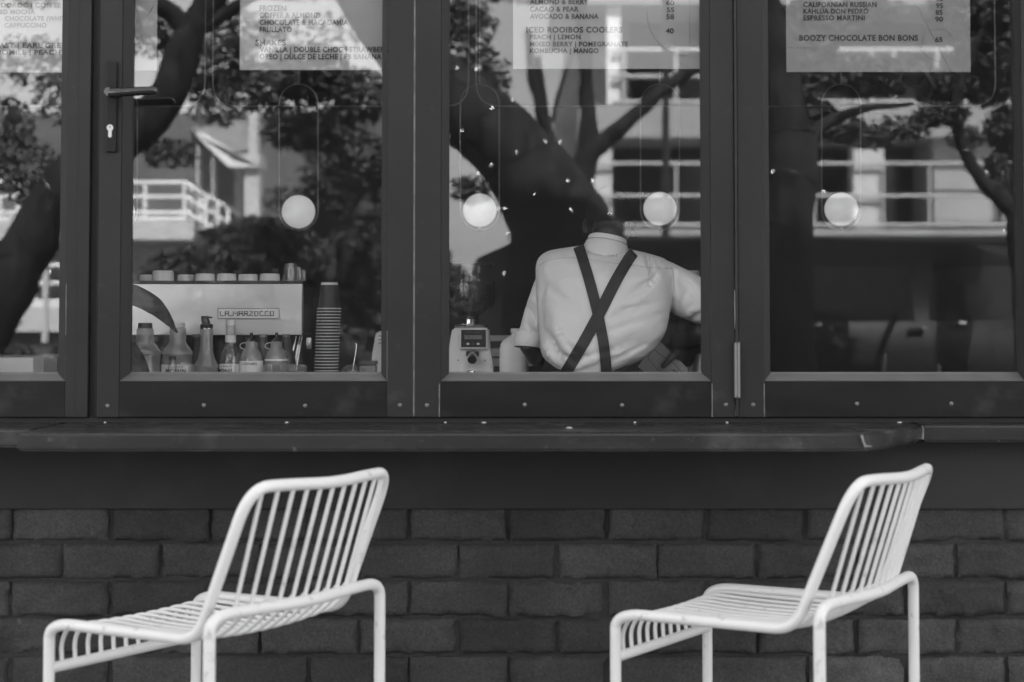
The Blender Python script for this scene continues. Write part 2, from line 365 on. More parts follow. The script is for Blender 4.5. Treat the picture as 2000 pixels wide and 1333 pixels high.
# ------------------------------------------------------------------ folding window sashes
GB = at(1000, 730, YG - .003).z; RB = at(1000, 745, YW).z; GT = 2.92
def xw(px): return at(px, 640, YW).x
def xg(px): return at(px, 640, YG).x
def sash(label, sl_, gl_, gr_, sr_, screws, bl=14, br=12):
    """sl_, sr_: outer edges of the stiles (px); gl_, gr_: edges of the glass (px)"""
    x0, x1 = xw(sl_), xw(sr_); g0, g1 = xg(gl_), xg(gr_)
    t = thing('folding_window', label, 'window', ((x0 + x1) / 2, YW, SZ), group='folding window sashes of the cafe')
    i0, i1 = xw(gl_ - bl), xw(gr_ + br); z0 = SZ + .010; zt = GT + .10
    MB().box((x0, YW, z0), (i0 - .0005, YW + .065, zt), .0015).build('stile', M['frame'], t, smooth=False)
    MB().box((i1 + .0005, YW, z0), (x1, YW + .065, zt), .0015).build('stile', M['frame'], t, smooth=False)
    MB().box((i0, YW + .001, z0), (i1, YW + .065, RB), .0015).build('bottom_rail', M['rail'], t, smooth=False)
    MB().box((i0, YW + .001, GT + .02), (i1, YW + .065, zt), .0015).build('top_rail', M['rail'], t, smooth=False)
    e = .0006
    b = MB(); b.add([(i0 + e, YW + .003, RB + e), (i1 - e, YW + .003, RB + e), (g1, YG - .006, GB), (g0, YG - .006, GB), (g0, YG - .003, GB + .0035), (g1, YG - .003, GB + .0035), (i0 + e, YG + .015, RB + e), (i1 - e, YG + .015, RB + e), (g0, YG + .015, GB + .0035), (g1, YG + .015, GB + .0035)],
        [(0, 1, 2, 3), (3, 2, 5, 4), (6, 7, 1, 0), (4, 5, 9, 8)])
    b.build('glazing_bead', M['bead'], t, smooth=False)
    b = MB()
    b.add([(i0 + e, YW + .003, RB + e), (i0 + e, YW + .003, GT + .018), (g0, YG - .006, GT), (g0, YG - .006, GB), (g0, YG + .015, GT), (g0, YG + .015, GB)], [(1, 0, 3, 2), (2, 3, 5, 4)])
    b.add([(i1 - e, YW + .003, RB + e), (i1 - e, YW + .003, GT + .018), (g1, YG - .006, GT), (g1, YG - .006, GB), (g1, YG + .015, GT), (g1, YG + .015, GB)], [(0, 1, 2, 3), (3, 2, 4, 5)])
    b.build('side_bead', M['gap'], t, smooth=False)
    MB().box((g0 - .012, YG, GB - .012), (g1 + .012, YG + .006, GT + .01)).build('glass_pane', M['glass'], t, smooth=False)
    for px, py in screws:
        p = at(px, py, YW); s = MB(); s.lathe([(0, 0), (.0040, 0), (.0052, .0008), (.0052, .0016)], (0, 0, 0), 14)
        s.v = [(p.x + v[0], YW - .0016 + v[2], p.z + v[1]) for v in s.v]
        s.f = [f[::-1] for f in s.f]
        s.build('screw', M['screw'], t)
    return t
M['lockm'] = mat('lock_metal', .5, .35, .6)
M['hingem'] = mat('hinge_metal', .13, .35, .5)
M['gloss'] = mat('gloss_black', .008, .18, coat=.5)
M['bead'] = mat('glazing_bead', .10, .4, var=.15, scale=12)  # paler than the frame: sky light on the slope is put into the colour
M['screw'] = mat('screw_head', .15, .45, .5, var=.3, scale=300)
wA = sash('leftmost cafe window sash, mostly cut off by the picture edge', -515, -470, 116, 172, ())
wB = sash('cafe window sash with a lever handle, in front of the coffee machine', 190, 256, 745, 806.5, ((210, 793), (398, 792), (596, 793), (781, 792)), 22, 11)
wC = sash('cafe window sash with the barista in suspenders behind it', 810, 877, 1370, 1435, ((834, 792), (1025, 791), (1215, 792), (1418, 791)), 16, 19)
wD = sash('rightmost cafe window sash with only one globe lamp behind its dark glass', 1442, 1503, 1987, 2050, ((1471, 791), (1674, 789), (1858, 789)), 11, 14)
# reveal strips and jambs between the leaves
jb = thing('window_frame', 'fixed dark outer frame that holds the folding cafe sashes', 'window frame', (0, YW, SZ))
MB().box((xw(172) + .001, YW + .02, SZ), (xw(190) - .001, YW + .10, GT + .1)).build('mullion', M['gap'], jb, smooth=False)
MB().box((xw(186), YW + .008, SZ + .011), (xw(188), YW + .019, GT + .1)).build('weather_strip', M['frame'], jb, smooth=False)
MB().box((LX, YW + .012, SZ - .004), (RX, YW + .10, SZ + .008)).build('threshold', M['gap'], jb, smooth=False)
MB().box((LX, YW + .01, GT + .101), (RX, YW + .12, TZ - .002)).build('head', M['frame'], jb, smooth=False)
for k in (-1, 1):
    x = LX if k < 0 else RX
    MB().box((x, YW + .01, SZ + .009), (x - k * .004, YW + .12, GT + .1)).build('jamb', M['frame'], jb, smooth=False)
MB().box((LX, YW + .105, LZ - .06), (RX, YW + .2, SZ - .01)).build('inner_sill', M['frame'], jb, smooth=False)
MB().box((xw(806.9), YW + .003, SZ + .012), (xw(809.6), YW + .03, GT)).build('seam_strip', M['seam'], wB, smooth=False)
MB().box((xw(147), YW - .0006, SZ + .012), (xw(148.6), YW + .004, GT)).build('groove', M['gap'], wA, smooth=False)
for px, T in ((1391, wC), (858, wC), (1493, wD)):
    a = at(px, 815, YW); MB().box((a.x - .0007, YW - .0012, a.z), (a.x + .0007, YW + .0005, at(px, 750, YW).z)).build('corner_joint', M['seam2'] if 'seam2' in M else M['seam'], T, smooth=False)
# hinge between C and D
hx = xw(1438.5); hb = MB()
hb.tube([(hx, YW - .004, SZ + .012), (hx, YW - .004, GT)], .0035, 10)
hb.build('hinge_rod', M['frame'], wD)
za, zb = at(1438, 776, YW).z, at(1438, 669, YW).z
hb = MB().tube([(hx, YW - .008, za), (hx, YW - .008, zb)], .0085, 14); hb.build('hinge', M['hingem'], wD)
hb = MB()
for z in (za, zb): hb.lathe([(.009, 0), (.010, .003), (.004, .005)], (hx, YW - .008, z - .002), 14)
hb.build('hinge_cap', M['chrome'], wD)
# lever handle
p0, p1 = at(208, 298, YW), at(230, 122, YW)
MB().box((p0.x, YW - .010, p0.z), (p1.x, YW - .0005, p1.z), .002).build('handle_plate', M['rail'], wB, smooth=False)
hd = MB(); a = at(218, 183, YW - .012)
hd.tube([(a.x, YW - .005, a.z), (a.x, YW - .05, a.z)], .011, 14)
b_ = at(226, 181, YW - .055); c_ = at(303, 179, YW - .055)
hd.tube(catmull([(b_.x - .016, YW - .052, b_.z), (b_.x, YW - .056, b_.z - .001), ((b_.x + c_.x) / 2, YW - .060, b_.z + .002), (c_.x - .004, YW - .058, c_.z + .001), (c_.x, YW - .056, c_.z)], 5), [.006] + [.0135] * 6 + [.0115] * 9 + [.0095] * 4 + [.003], 14)
hd.build('lever', M['gloss'], wB)
kh = MB(); c = at(217, 251, YW); 
kp = [Vector((c.x + .0085 * cos(t), YW - .013, c.z + .0085 * sin(t))) for t in [R(-60) + R(300) * i / 16 for i in range(17)]] + [Vector((c.x - .0045, YW - .013, c.z - .023)), Vector((c.x, YW - .013, c.z - .026)), Vector((c.x + .0045, YW - .013, c.z - .023))]
kh.prism(kp, (0, .004, 0)); kh.build('lock_cylinder', M['lockm'], wB, smooth=False)
MB().box((c.x - .001, YW - .0137, c.z - .001), (c.x + .001, YW - .0128, c.z + .005)).build('key_slot', M['black'], wB, smooth=False)

# ------------------------------------------------------------------ menu sheets behind the glass
YP = YG + .022
def sheet(label, x0, x1, yb, lines, marks=(), g2=None):
    a = at(x0, yb, YP); b = at(x1, yb, YP); top = 2.03
    t = thing('menu_sheet', label, 'menu', ((a.x + b.x) / 2, YP, a.z), group='printed menu sheets hanging inside the windows')
    MB().box((a.x, YP, a.z), (b.x, YP + .0012, top)).build('paper', g2 or M['paper'], t, smooth=False)
    if lines:
        for s, l0, l1, t0, t1 in lines:
            mb = MB(); text_at(mb, s, l0, l1, t0, t1, YP - .0006, .030); mb.build('price' if s.isdigit() else 'lettering', M['ink'], t, smooth=False)
    if marks:
        for pl in marks: MB().tube([at(x, y, YP - .0006) for x, y in pl], .0007, 5).build('line_drawing', M['inkthin'], t)
    return t
def arc(cx, cy, r, a0, a1, n=24): return [(cx + r * cos(R(a0 + (a1 - a0) * i / n)), cy + r * sin(R(a0 + (a1 - a0) * i / n))) for i in range(n + 1)]
sheet('menu sheet at the far left listing mocha, chocolate and cappuccino', -420, 127, 142, [
  ('DOROC | COFFEE', 2, 119, 6, 15), ('RED MOCHA', -8, 68, 19, 28), ('CHOCOLATE (WHITE)', 10, 138, 32, 41), ('CAPPUCCINO', 9, 91, 45, 54), ('BREAKFAST | EARL GREY', -60, 130, 84, 94), ('CHAMOMILE | PEACH', -45, 118, 98, 107)])
sheet('narrow strip of blank menu sheet beside the lever handle', 150, 306, 138, [], [[(262, 78), (306, 0)], [(258, 62), (268, 62), (276, 68), (280, 78), (280, 96), (276, 106), (268, 112), (258, 112)]])
sheet('menu sheet listing frozen drinks and shakes, above the coffee machine', 468, 834, 137, [
  ('FROZEN', 507, 559, 11, 22), ('COFFEE & ALMOND', 507, 626, 25, 35), ('CHOCOLATE & MACADAMIA', 507, 680, 39, 49), ('FRULLATO', 507, 570, 53, 63),
  ('SHAKES', 499, 558, 78, 89), ('VANILLA | DOUBLE CHOC | STRAWBERRY', 507, 768, 92, 102), ('OREO | DULCE DE LECHE | PB BANANA', 507, 745, 106, 116)])
sheet('menu sheet listing iced rooibos coolers, above the barista', 1002, 1385, 135, [
  ('ALMOND & BERRY', 1035, 1149, -1, 8.5), ('60', 1301, 1317, 1, 10.5), ('CACAO & PEAR', 1035, 1130, 13.5, 23), ('55', 1302, 1317, 15, 24.5), ('AVOCADO & BANANA', 1035, 1169, 27.5, 37), ('58', 1301, 1317, 28, 38),
  ('ICED ROOIBOS COOLERS', 1028, 1216, 53, 64), ('40', 1300, 1316, 56, 65.5), ('PEACH | LEMON', 1035, 1134, 68, 77), ('MIXED BERRY | POMEGRANATE', 1035, 1227, 82, 91), ('KOMBUCHA | MANGO', 1035, 1169, 95, 104)],
  [arc(1345, 28, 81, 185, 95), [(1313, 104), (1330, 124), (1349, 135)], [(1347, -20), (1347, 110), (1318, 109), (1318, 90), (1366, 90)]])
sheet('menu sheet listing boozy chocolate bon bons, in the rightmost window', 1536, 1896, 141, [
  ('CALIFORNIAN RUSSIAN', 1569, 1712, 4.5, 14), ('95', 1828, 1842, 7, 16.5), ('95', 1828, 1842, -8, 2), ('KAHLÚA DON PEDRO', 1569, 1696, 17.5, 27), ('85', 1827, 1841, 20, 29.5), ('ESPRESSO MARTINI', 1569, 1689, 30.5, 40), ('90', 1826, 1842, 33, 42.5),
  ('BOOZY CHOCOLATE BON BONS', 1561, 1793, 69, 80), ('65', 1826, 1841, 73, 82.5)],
  [arc(1832, 87, 31, 0, 360, 40), [(1786, 0), (1857, 139)], [(1537, 93), (1592, 93), (1590, 108), (1582, 124), (1570, 134), (1562, 139)]], M['paper_shaded'])

# ------------------------------------------------------------------ chairs
def make_chair(label, loc, rz):
    t = thing('chair', label, 'chair', loc, rz, 'white metal rod chairs in front of the ledge', local=True)
    w_, df, hf, hr, yr, hrail, yb, hb, wt, yl = .47, .511, .420, .424, .070, .485, -.067, .744, .468, -.006
    r = .0126; W = M['white']; h = w_ / 2; hl = .287; hs = .240
    for sx in (-1, 1):
        MB().tube([(sx * h, df, 0), (sx * h, df, hf - .07)], r, 14).build('leg', W, t)
        MB().tube([(sx * hl, yl, 0), (sx * hl, yl, hrail - .07)], r * 1.02, 14).build('leg', W, t)
        MB().tube([(sx * h, df, 0), (sx * h, df, .012)], r * 1.25, 14).build('foot', M['grey'], t); MB().tube([(sx * hl, yl, 0), (sx * hl, yl, .012)], r * 1.25, 14).build('foot', M['grey'], t)
    # rear rail joins the tops of the rear legs, bowed backwards
    pts = fillet([(-hl, yl, hrail - .071), (-hl, yl, hrail), (-hl + .12, yl - .010, hrail), (0, yl - .026, hrail - .004), (hl - .12, yl - .010, hrail), (hl, yl, hrail), (hl, yl, hrail - .071)], [.06, .08, .15, .08, .06], 7)
    MB().tube(pts, r * 1.02, 14).build('rear_rail', W, t)
    top = [(-h, df, hf - .071), (-h, df, hf), (-hs, yr, hr), (-wt / 2 - .002, yb, hb), (-wt / 2 + .10, yb - .018, hb), (0, yb - .032, hb - .006), (wt / 2 - .10, yb - .018, hb), (wt / 2 + .002, yb, hb), (hs, yr, hr), (h, df, hf), (h, df, hf - .071)]
    MB().tube(fillet(top, [.075, .05, .075, .08, .14, .08, .075, .05, .075], 8), r, 14).build('frame', W, t)
    MB().tube([(-h, df - .002, .320), (h, df - .002, .320)], r * .95, 12).build('front_rail', W, t)
    n = 11; seat = MB(); back = MB()
    for i in range(n):
        u = (i + .5) / n * 2 - 1; x = u * (h - .018); sag = (1 - u * u) * .014; bow = (1 - u * u) * .026
        zr = hrail; xr = u * (wt / 2 - .006)
        p = [(x, df, .325), (x, df + .004, hf - .045), (x, df - .03, hf - sag * .6), (x, (df + yr) / 2, hf - .004 - sag), (x, yr + .02, hr - .004 - sag), (x + (xr - x) * .15, yr - .02 - bow * .4, hr + .02), (x + (xr - x) * .3, yl + .012 - bow, zr + .012)]
        seat.tube(fillet(p, [.03, .05, .1, .05, .02], 5), .0047, 8)
        q = [(x + (xr - x) * .3, yl + .012 - bow, zr + .010), (xr, yb - .004 - bow * 1.05, hb - .003)]
        back.tube(q, .0046, 8)
    seat.build('seat', W, t); back.build('backrest', W, t)
    return t
make_chair('white rod chair on the left, its slatted back seen wide from behind', (-.463, 3.723, 0), 1.007)
make_chair('white rod chair on the right by the cut ledge corner, seen more side on', (.793, 3.845, 0), 1.00)

# ------------------------------------------------------------------ counter and things on it
CT = .80; YC = 5.45
ct = thing('counter', 'long work counter carrying the coffee machine and grinder', 'counter', (0, 5.9, 0))
MB().box((-2.6, YC, CT - .04), (.35, 6.5, CT), .004).build('worktop', M['counter'], ct, smooth=False)
MB().box((-2.58, YC + .03, .02), (.34, 6.48, CT - .041)).build('cabinet', M['dark'], ct, smooth=False)
ct2 = thing('counter', 'lower counter behind the barista at the right', 'counter', (1.5, 5.9, 0))
MB().box((.36, YC + .10, CT - .04), (3.2, 6.5, CT), .004).build('worktop', M['counter'], ct2, smooth=False)
MB().box((.37, YC + .13, .02), (3.18, 6.48, CT - .041)).build('cabinet', M['dark'], ct2, smooth=False)

# espresso machine
YM = 5.75; m0 = at(120, 555, YM); m1 = at(590, 655, YM)
em = thing('espresso_machine', 'wide steel espresso machine seen from behind with cups on top', 'coffee machine', ((m0.x + m1.x) / 2, YM + .16, CT))
YB_ = 6.06
MB().box((m0.x, YM, m1.z), (m1.x, YM + .012, m0.z), .002).build('back_panel', M['steel'], em, smooth=False)
MB().box((m0.x + .002, YM + .0125, m1.z + .004), (m1.x - .004, YB_, m0.z - .003)).build('housing', M['dark'], em, smooth=False)
MB().box((m1.x - .0035, YM + .016, m1.z + .006), (m1.x + .002, YB_ - .01, m0.z - .004)).build('side_panel', M['mirror'], em, smooth=False)
MB().box((m0.x, YM - .004, m0.z + .001), (m1.x + .004, YB_ + .02, m0.z + .011), .002).build('cup_tray', M['dark'], em, smooth=False)
tz_ = m0.z + .011
MB().box((m0.x + .06, YM + .10, CT + .05), (m1.x - .10, YB_ - .02, m1.z + .003)).build('lower_body', M['black'], em, smooth=False)
MB().box((m0.x + .02, YM + .04, CT + .012), (m1.x - .02, YB_ + .1, CT + .05), .004).build('drip_tray', M['steel'], em, smooth=False)
for x in (m0.x + .06, m1.x - .08):
    MB().tube([(x, YM + .07, CT), (x, YM + .07, CT + .013)], .02, 14).build('foot', M['black'], em)
for dx in (0, 14, 22):
    a = at(578 + dx * .5, 655, YM + .08); b = at(565 + dx * .6, 725, YM + .05)
    MB().tube([a, b], .0045, 10).build('steam_wand', M['chrome'], em)
a = at(598, 660, YM + .09); b = at(608, 682, YM + .09)
mb = MB(); mb.box((a.x, a.y, b.z), (b.x, a.y + .012, a.z), .003); mb.build('tap_grip', M['steel'], em)
# badge
YBd = YM - .006
a = at(424, 624, YBd); b = at(547, 601, YBd)
bd = MB().box((a.x, YBd, a.z), (b.x, YM - .0005, b.z), .002).build('badge', M['badge'], em, smooth=False)
e = S(YM) * 1.6
mb = MB()
for q in (((a.x + e, a.z + e), (b.x - e, a.z + e)), ((a.x + e, b.z - e), (b.x - e, b.z - e)), ((a.x + e, a.z + e), (a.x + e, b.z - e)), ((b.x - e, a.z + e), (b.x - e, b.z - e))):
    mb.tube([(q[0][0], YBd, q[0][1]), (q[1][0], YBd, q[1][1])], .0014, 5)
mb.build('badge_border', M['grey'], bd)
gly = {'L': [[(0, 1), (0, 0), (.8, 0)]], 'A': [[(0, 0), (0, 1), (.8, 1), (.8, 0)], [(0, .5), (.8, .5)]], 'R': [[(0, 0), (0, 1), (.8, 1), (.8, .5), (0, .5)], [(.45, .5), (.8, 0)]],
       'M': [[(0, 0), (0, 1), (.5, .4), (1, 1), (1, 0)]], 'Z': [[(0, 1), (.9, 1), (0, 0), (.9, 0)]], 'O': [[(0, 0), (0, 1), (.8, 1), (.8, 0), (0, 0)]], 'C': [[(.8, 1), (0, 1), (0, 0), (.8, 0)]]}
word = 'LA MARZOCCO'; mb = MB(); X = 430.0; cw = (541 - 430) / 11.3
for i, ch in enumerate(word):
    if ch == ' ':
        mb.tube([at(X - cw * .35, 617, YBd - .0005), at(X + cw * .5, 617, YBd - .0005)], .0011, 5); X += cw * .55; continue
    wch = cw * (1.15 if ch == 'M' else 1.0)
    for st in gly[ch]: mb.tube([at(X + u * wch * .76, 617 - v * 8.5, YBd - .0005) for u, v in st], .0016, 5)
    if ch in 'AMRCL': mb.tube([at(X + wch * .62, 617, YBd - .0005), at(X + wch * 1.0, 617, YBd - .0005)], .0011, 5)
    X += wch * 1.03
mb.build('lettering', M['ink'], bd)

# cups on the machine
def cup_prof(r, h):
    pr = [(r * .80, h), (r * .90, h - .001), (r * .955, h * .88)]
    z = h * .80
    for k in range(5): pr += [(r * (.965 + k * .008), z), (r * (.955 + k * .008), z - h * .05), (r * (.97 + k * .008), z - h * .09)]; z -= h * .155
    pr += [(r, .002), (r, 0)]
    return pr[::-1]
def cup(px0, px1, pt, dy, label):
    Yc = YM + dy; x = at((px0 + px1) / 2, 551, Yc).x; r = (px1 - px0) / 2 * S(Yc); h = at(0, pt, Yc).z - tz_
    o = MB().lathe(cup_prof(r, h), (0, 0, 0), 32).build('cup', M['ceramic']); o.location = (x, Yc, tz_)
    return tag(o, label, 'cup', 'ribbed cups upside down on the coffee machine')
cup(297, 340, 529, .06, 'tallest upside down ribbed cup on the machine, at the left')
cup(272, 304, 537, .15, 'half hidden cup behind the tallest cup on the machine')
cup(346, 382, 537, .09, 'lowest ribbed cup on the machine, right of the tallest')
cup(381, 420, 535, .05, 'ribbed cup touching the lowest cup on the machine')
cup(423, 462, 535, .05, 'upside down ribbed cup above the left end of the name badge')
cup(465, 504, 536, .05, 'upside down ribbed cup above the middle of the name badge')
cup(507, 547, 535, .05, 'ribbed cup beside the stacked glasses on the machine')
def glass_cup(px0, px1, pt, dy, label, z0=None):
    Yc = YM + dy; x = at((px0 + px1) / 2, 551, Yc).x; r = (px1 - px0) / 2 * S(Yc); h = at(0, pt, Yc).z - tz_
    vs = MB(); seg = 40; prof = [(1.0, 0), (1.0, .06), (.95, .12), (.93, .4), (.92, .55), (.86, .75), (.80, .92), (.74, 1.0), (.3, 1.0), (.3, .97), (.70, .95), (.76, .8), (.84, .5), (.9, .1), (.94, 0)]
    pts = []
    for rr, zz in prof:
        for k in range(seg):
            a = 2 * pi * k / seg; fl = 1 - .05 * (abs(cos(a * 5)) if .15 < zz < .9 else 0)
            pts.append((r * rr * fl * cos(a), r * rr * fl * sin(a), h * zz))
    n = len(prof); vs.add(pts, [(i * seg + k, i * seg + (k + 1) % seg, (i + 1) * seg + (k + 1) % seg, (i + 1) * seg + k) for i in range(n - 1) for k in range(seg)])
    o = vs.build('drinking_glass', M['tumbler']); o.location = (x, Yc, tz_)
    return tag(o, label, 'glass', 'facetted glasses upside down on the coffee machine')
glass_cup(551, 584, 515, .05, 'tall facetted glass nearest the end of the machine top, beside the cups')
glass_cup(573, 593, 522, .14, 'facetted glass half hidden behind the front glass on the machine')
glass_cup(584, 600, 528, .22, 'smallest facetted glass at the right edge of the machine top')

# syrup bottles: profile given in pixels as (half width, py)
def bottle(cx, Y, prof, m, label, group='syrup and sauce bottles on the counter', name='bottle'):
    x = at(cx, 700, Y).x; k = S(Y); t = thing(name, label, 'bottle', (x, Y, CT), group=group)
    pr = [(hw * k, at(0, py, Y).z - CT) for hw, py in prof]
    pr.append((pr[-1][0], .012)); pr.append((pr[-1][0] * .85, 0)); pr = pr[::-1]
    mb = MB(); mb.lathe(pr, (x, Y, CT), 28); mb.build('bottle_body', m, t)
    return t, x, k
def lathe_part(t, name, m, cx, Y, prof, seg=24):
    x = at(cx, 700, Y).x; k = S(Y)
    mb = MB(); mb.lathe([(hw * k, at(0, py, Y).z - CT) for hw, py in prof][::-1], (x, Y, CT), seg); return mb.build(name, m, t)
def wraptext(t, s, cx, Y, r_px, x0, x1, pt, pb, m=None, parent=None, bold=.01):
    V, Fs = text_geo(s, x0, x1, 0, 1, bold); c = at(cx, 700, Y); k = S(Y); r = r_px * k + .0008; zt = at(0, pt, Y).z; zb = at(0, pb, Y).z; vs = []
    for v in V:
        a = max(-1.4, min(1.4, (v.x - cx) * k / r)); rr = r + v.z * .01
        vs.append((c.x + rr * sin(a), Y - rr * cos(a), zb + (zt - zb) * v.y))
    MB().add(vs, Fs).build('lettering', m or M['ink'], parent or t, smooth=False)
Y1 = 5.58
t, x, k = bottle(283, Y1, [(14, 641), (16.5, 645), (17, 668), (22, 675), (33, 688), (34, 692), (32, 694), (32, 715), (33, 730)], M['syrup'], 'translucent bottle with dark cap at the left end of the row')
lathe_part(t, 'cap', M['dark'], 283, Y1, [(12.5, 631), (13.5, 631.5), (14.5, 642)])
lathe_part(t, 'emblem', M['grey'], 283, Y1, [(33.3, 703), (33.3, 704)])
t, x, k = bottle(347, Y1 + .01, [(14, 640), (16, 644), (16, 668), (20, 675), (30, 687), (31, 692), (29.5, 694), (29.5, 710), (31, 730)], M['syrup'], 'translucent bottle with white cap behind the small clear bottle')
lathe_part(t, 'cap', M['pale'], 347, Y1 + .01, [(13, 631), (14, 631.5), (14, 641)])
lb = lathe_part(t, 'label', M['label'], 347, Y1 + .01, [(31, 712), (31.4, 713), (31.4, 738)])
wraptext(t, 'MONIN', 347, Y1 + .01, 31.5, 328, 369, 720.5, 728, parent=lb, bold=.02)
wraptext(t, 'Le Sirop de', 347, Y1 + .01, 31.5, 346, 363, 714, 717.5, parent=lb, bold=0)
t, x, k = bottle(337, Y1 - .08, [(6.5, 702), (7, 704), (7.5, 712), (10, 722), (13, 732)], M['bottleglass'], 'small clear bottle with dark cap in front of the white capped bottle')
lathe_part(t, 'cap', M['dark'], 337, Y1 - .08, [(7, 696), (7.3, 697), (7.3, 703)])
t, x, k = bottle(403, Y1 - .02, [(11, 641), (12.5, 644), (12.5, 668), (13.5, 685), (17, 700), (24, 713), (24.5, 716), (23.5, 718), (24.5, 735)], M['syrup'], 'long necked sauce bottle with black pump, left of the glass bottle')
lathe_part(t, 'pump_collar', M['black'], 403, Y1 - .02, [(8, 633), (12.5, 634), (12.5, 641)])
pm = MB(); pm.tube([at(403, 634, Y1 - .02), at(401, 626, Y1 - .02), at(399, 621, Y1 - .02)], [.014, .013, .012], 12); pm.tube([at(393, 620, Y1 - .02), at(404, 620, Y1 - .02), at(415, 620.5, Y1 - .02)], [.004, .004, .002], 8)
pm.build('pump_head', M['black'], t)
lathe_part(t, 'neck_ring', M['chrome'], 403, Y1 - .02, [(12.8, 641.5), (12.8, 643)])
t, x, k = bottle(450, Y1, [(8.5, 636), (9, 640), (9.5, 668), (11, 676), (17, 688), (19.5, 697), (20, 705), (20, 735)], M['bottleglass'], 'clear glass syrup bottle with white label under the name badge')
lathe_part(t, 'cap', M['pale'], 450, Y1, [(9.5, 625), (10, 626), (10, 636)])
lathe_part(t, 'neck_label', M['label'], 450, Y1, [(9.6, 655), (10, 656), (10.6, 669)])
lb = lathe_part(t, 'label', M['label'], 449, Y1, [(20.2, 711), (20.6, 712), (20.6, 736)])
wraptext(t, 'MONIN', 447, Y1, 20.7, 425, 462, 720, 728, parent=lb, bold=.02)
wraptext(t, 'Le Sirop de', 447, Y1, 20.7, 432, 456, 713.5, 717, parent=lb, bold=0)
for cx, YY, m, lab in ((491, Y1, 'syrup', 'squeeze bottle with dark tip, left one of the round shouldered pair'), (540, Y1, 'syrup', 'squeeze bottle with a pale band, right one of the round shouldered pair')):
    t, x, k = bottle(cx, YY, [(10, 667), (11.5, 669), (12, 680), (17, 686), (21, 696), (22.5, 706), (22.5, 735)], M[m], lab)
    lathe_part(t, 'spout', M['black'], cx, YY, [(2, 650), (3, 651), (3.2, 661), (6, 664), (9, 668)])
    c = at(cx - 14, 676, YY)
    MB().tube([c + Vector((.014 * cos(a), 0, .010 * sin(a))) for a in [R(60) + R(240) * i / 12 for i in range(13)]], .0012, 6).build('tether', M['pale'], t)
    if cx == 491:
        lb = lathe_part(t, 'label', M['label'], cx, YY, [(22.7, 705), (23, 706), (23, 736)])
        wraptext(t, 'CARAMEL', cx, YY, 23.1, 473, 507, 708, 713, parent=lb, m=M['grey'])
    else:
        lathe_part(t, 'label', M['label'], cx, YY, [(22.7, 701.5), (22.9, 702), (22.9, 705)])
        lathe_part(t, 'lower_label', M['grey'], cx, YY, [(22.7, 706), (22.9, 707), (22.9, 736)])
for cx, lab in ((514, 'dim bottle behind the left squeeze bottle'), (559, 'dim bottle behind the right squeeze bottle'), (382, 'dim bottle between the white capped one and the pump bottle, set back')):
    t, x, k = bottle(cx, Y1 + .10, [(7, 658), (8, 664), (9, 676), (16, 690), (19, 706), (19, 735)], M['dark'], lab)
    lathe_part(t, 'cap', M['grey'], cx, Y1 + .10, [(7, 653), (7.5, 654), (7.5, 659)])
# ribbed tumblers in front
for x0, x1, lab in ((514, 562, 'short wide ribbed tumbler in front of the squeeze bottles'), (563, 600, 'short ribbed tumbler at the right end of the bottle row')):
    Yt = Y1 - .07; c = at((x0 + x1) / 2, 700, Yt); r = (x1 - x0) / 2 * S(Yt); h = at(0, 713, Yt).z - CT; seg = 64; pts = []; prof = [(.8, 0), (.84, .02), (1, 1), (.95, 1), (.8, .06)]
    for rr, zz in prof:
        for k_ in range(seg): a = 2 * pi * k_ / seg; q = r * rr * (1 - .03 * (k_ % 2)); pts.append((q * cos(a), q * sin(a), h * zz))
    o = MB().add(pts, [(i * seg + q, i * seg + (q + 1) % seg, (i + 1) * seg + (q + 1) % seg, (i + 1) * seg + q) for i in range(4) for q in range(seg)]).build('tumbler', M['bottleglass']); o.location = (c.x, Yt, CT)
    tag(o, lab, 'glass', 'ribbed tumblers before the bottles')

# stack of paper cups (each one a cup)
Ys = 5.62; rp = 23.0 * S(Ys); pitch = (726 - 605) / 20 * S(Ys); cup_h = .095
pc = thing('paper_cup', 'paper cup in the tall stack of dark cups beside the coffee machine', 'paper cup', (0, 0, 0), group='stacked dark takeaway cups', local=True)
mb = MB(); mb.lathe([(rp * .74, 0), (rp * .97, cup_h - .003), (rp * .95, cup_h - .003), (rp * .72, .004)], (0, 0, 0), 28, False); mb.build('cup_wall', M['kraft'], pc)
mb = MB(); mb.tube([(rp * cos(2 * pi * i / 32), rp * sin(2 * pi * i / 32), cup_h) for i in range(33)], .0017, 8); mb.build('rim', M['rim'], pc)
sx_ = at(640.5, 700, Ys).x; ztop = at(0, 603, Ys).z; nst = int((ztop - CT - cup_h) / pitch) + 1
for i in range(nst):
    z = ztop - cup_h - (nst - 1 - i) * pitch; loc = (sx_ - .006 + .009 * i / nst + rnd.uniform(-.0007, .0007), Ys, z)
    if i == 0: pc.location = loc
    else: dup(pc, loc)
if ztop - cup_h - (nst - 1) * pitch > CT + .001:
    pc.location.z = ztop - cup_h - (nst - 1) * pitch
uc = thing('paper_cup', 'single upside down dark cup with white base, topping the cup stack', 'paper cup', (sx_ + .004, Ys, ztop + .001))
zt2 = at(0, 553, Ys).z; c = Vector((sx_ + .004, Ys, ztop + .001))
MB().lathe([(rp * .93, 0), (rp * .72, zt2 - ztop - .006)], c, 28).build('cup_wall', M['kraft'], uc)
MB().lathe([(rp * .735, zt2 - ztop - .008), (rp * .71, zt2 - ztop), (rp * .65, zt2 - ztop), (rp * .62, zt2 - ztop - .002)], c, 28).build('base', M['rim'], uc)

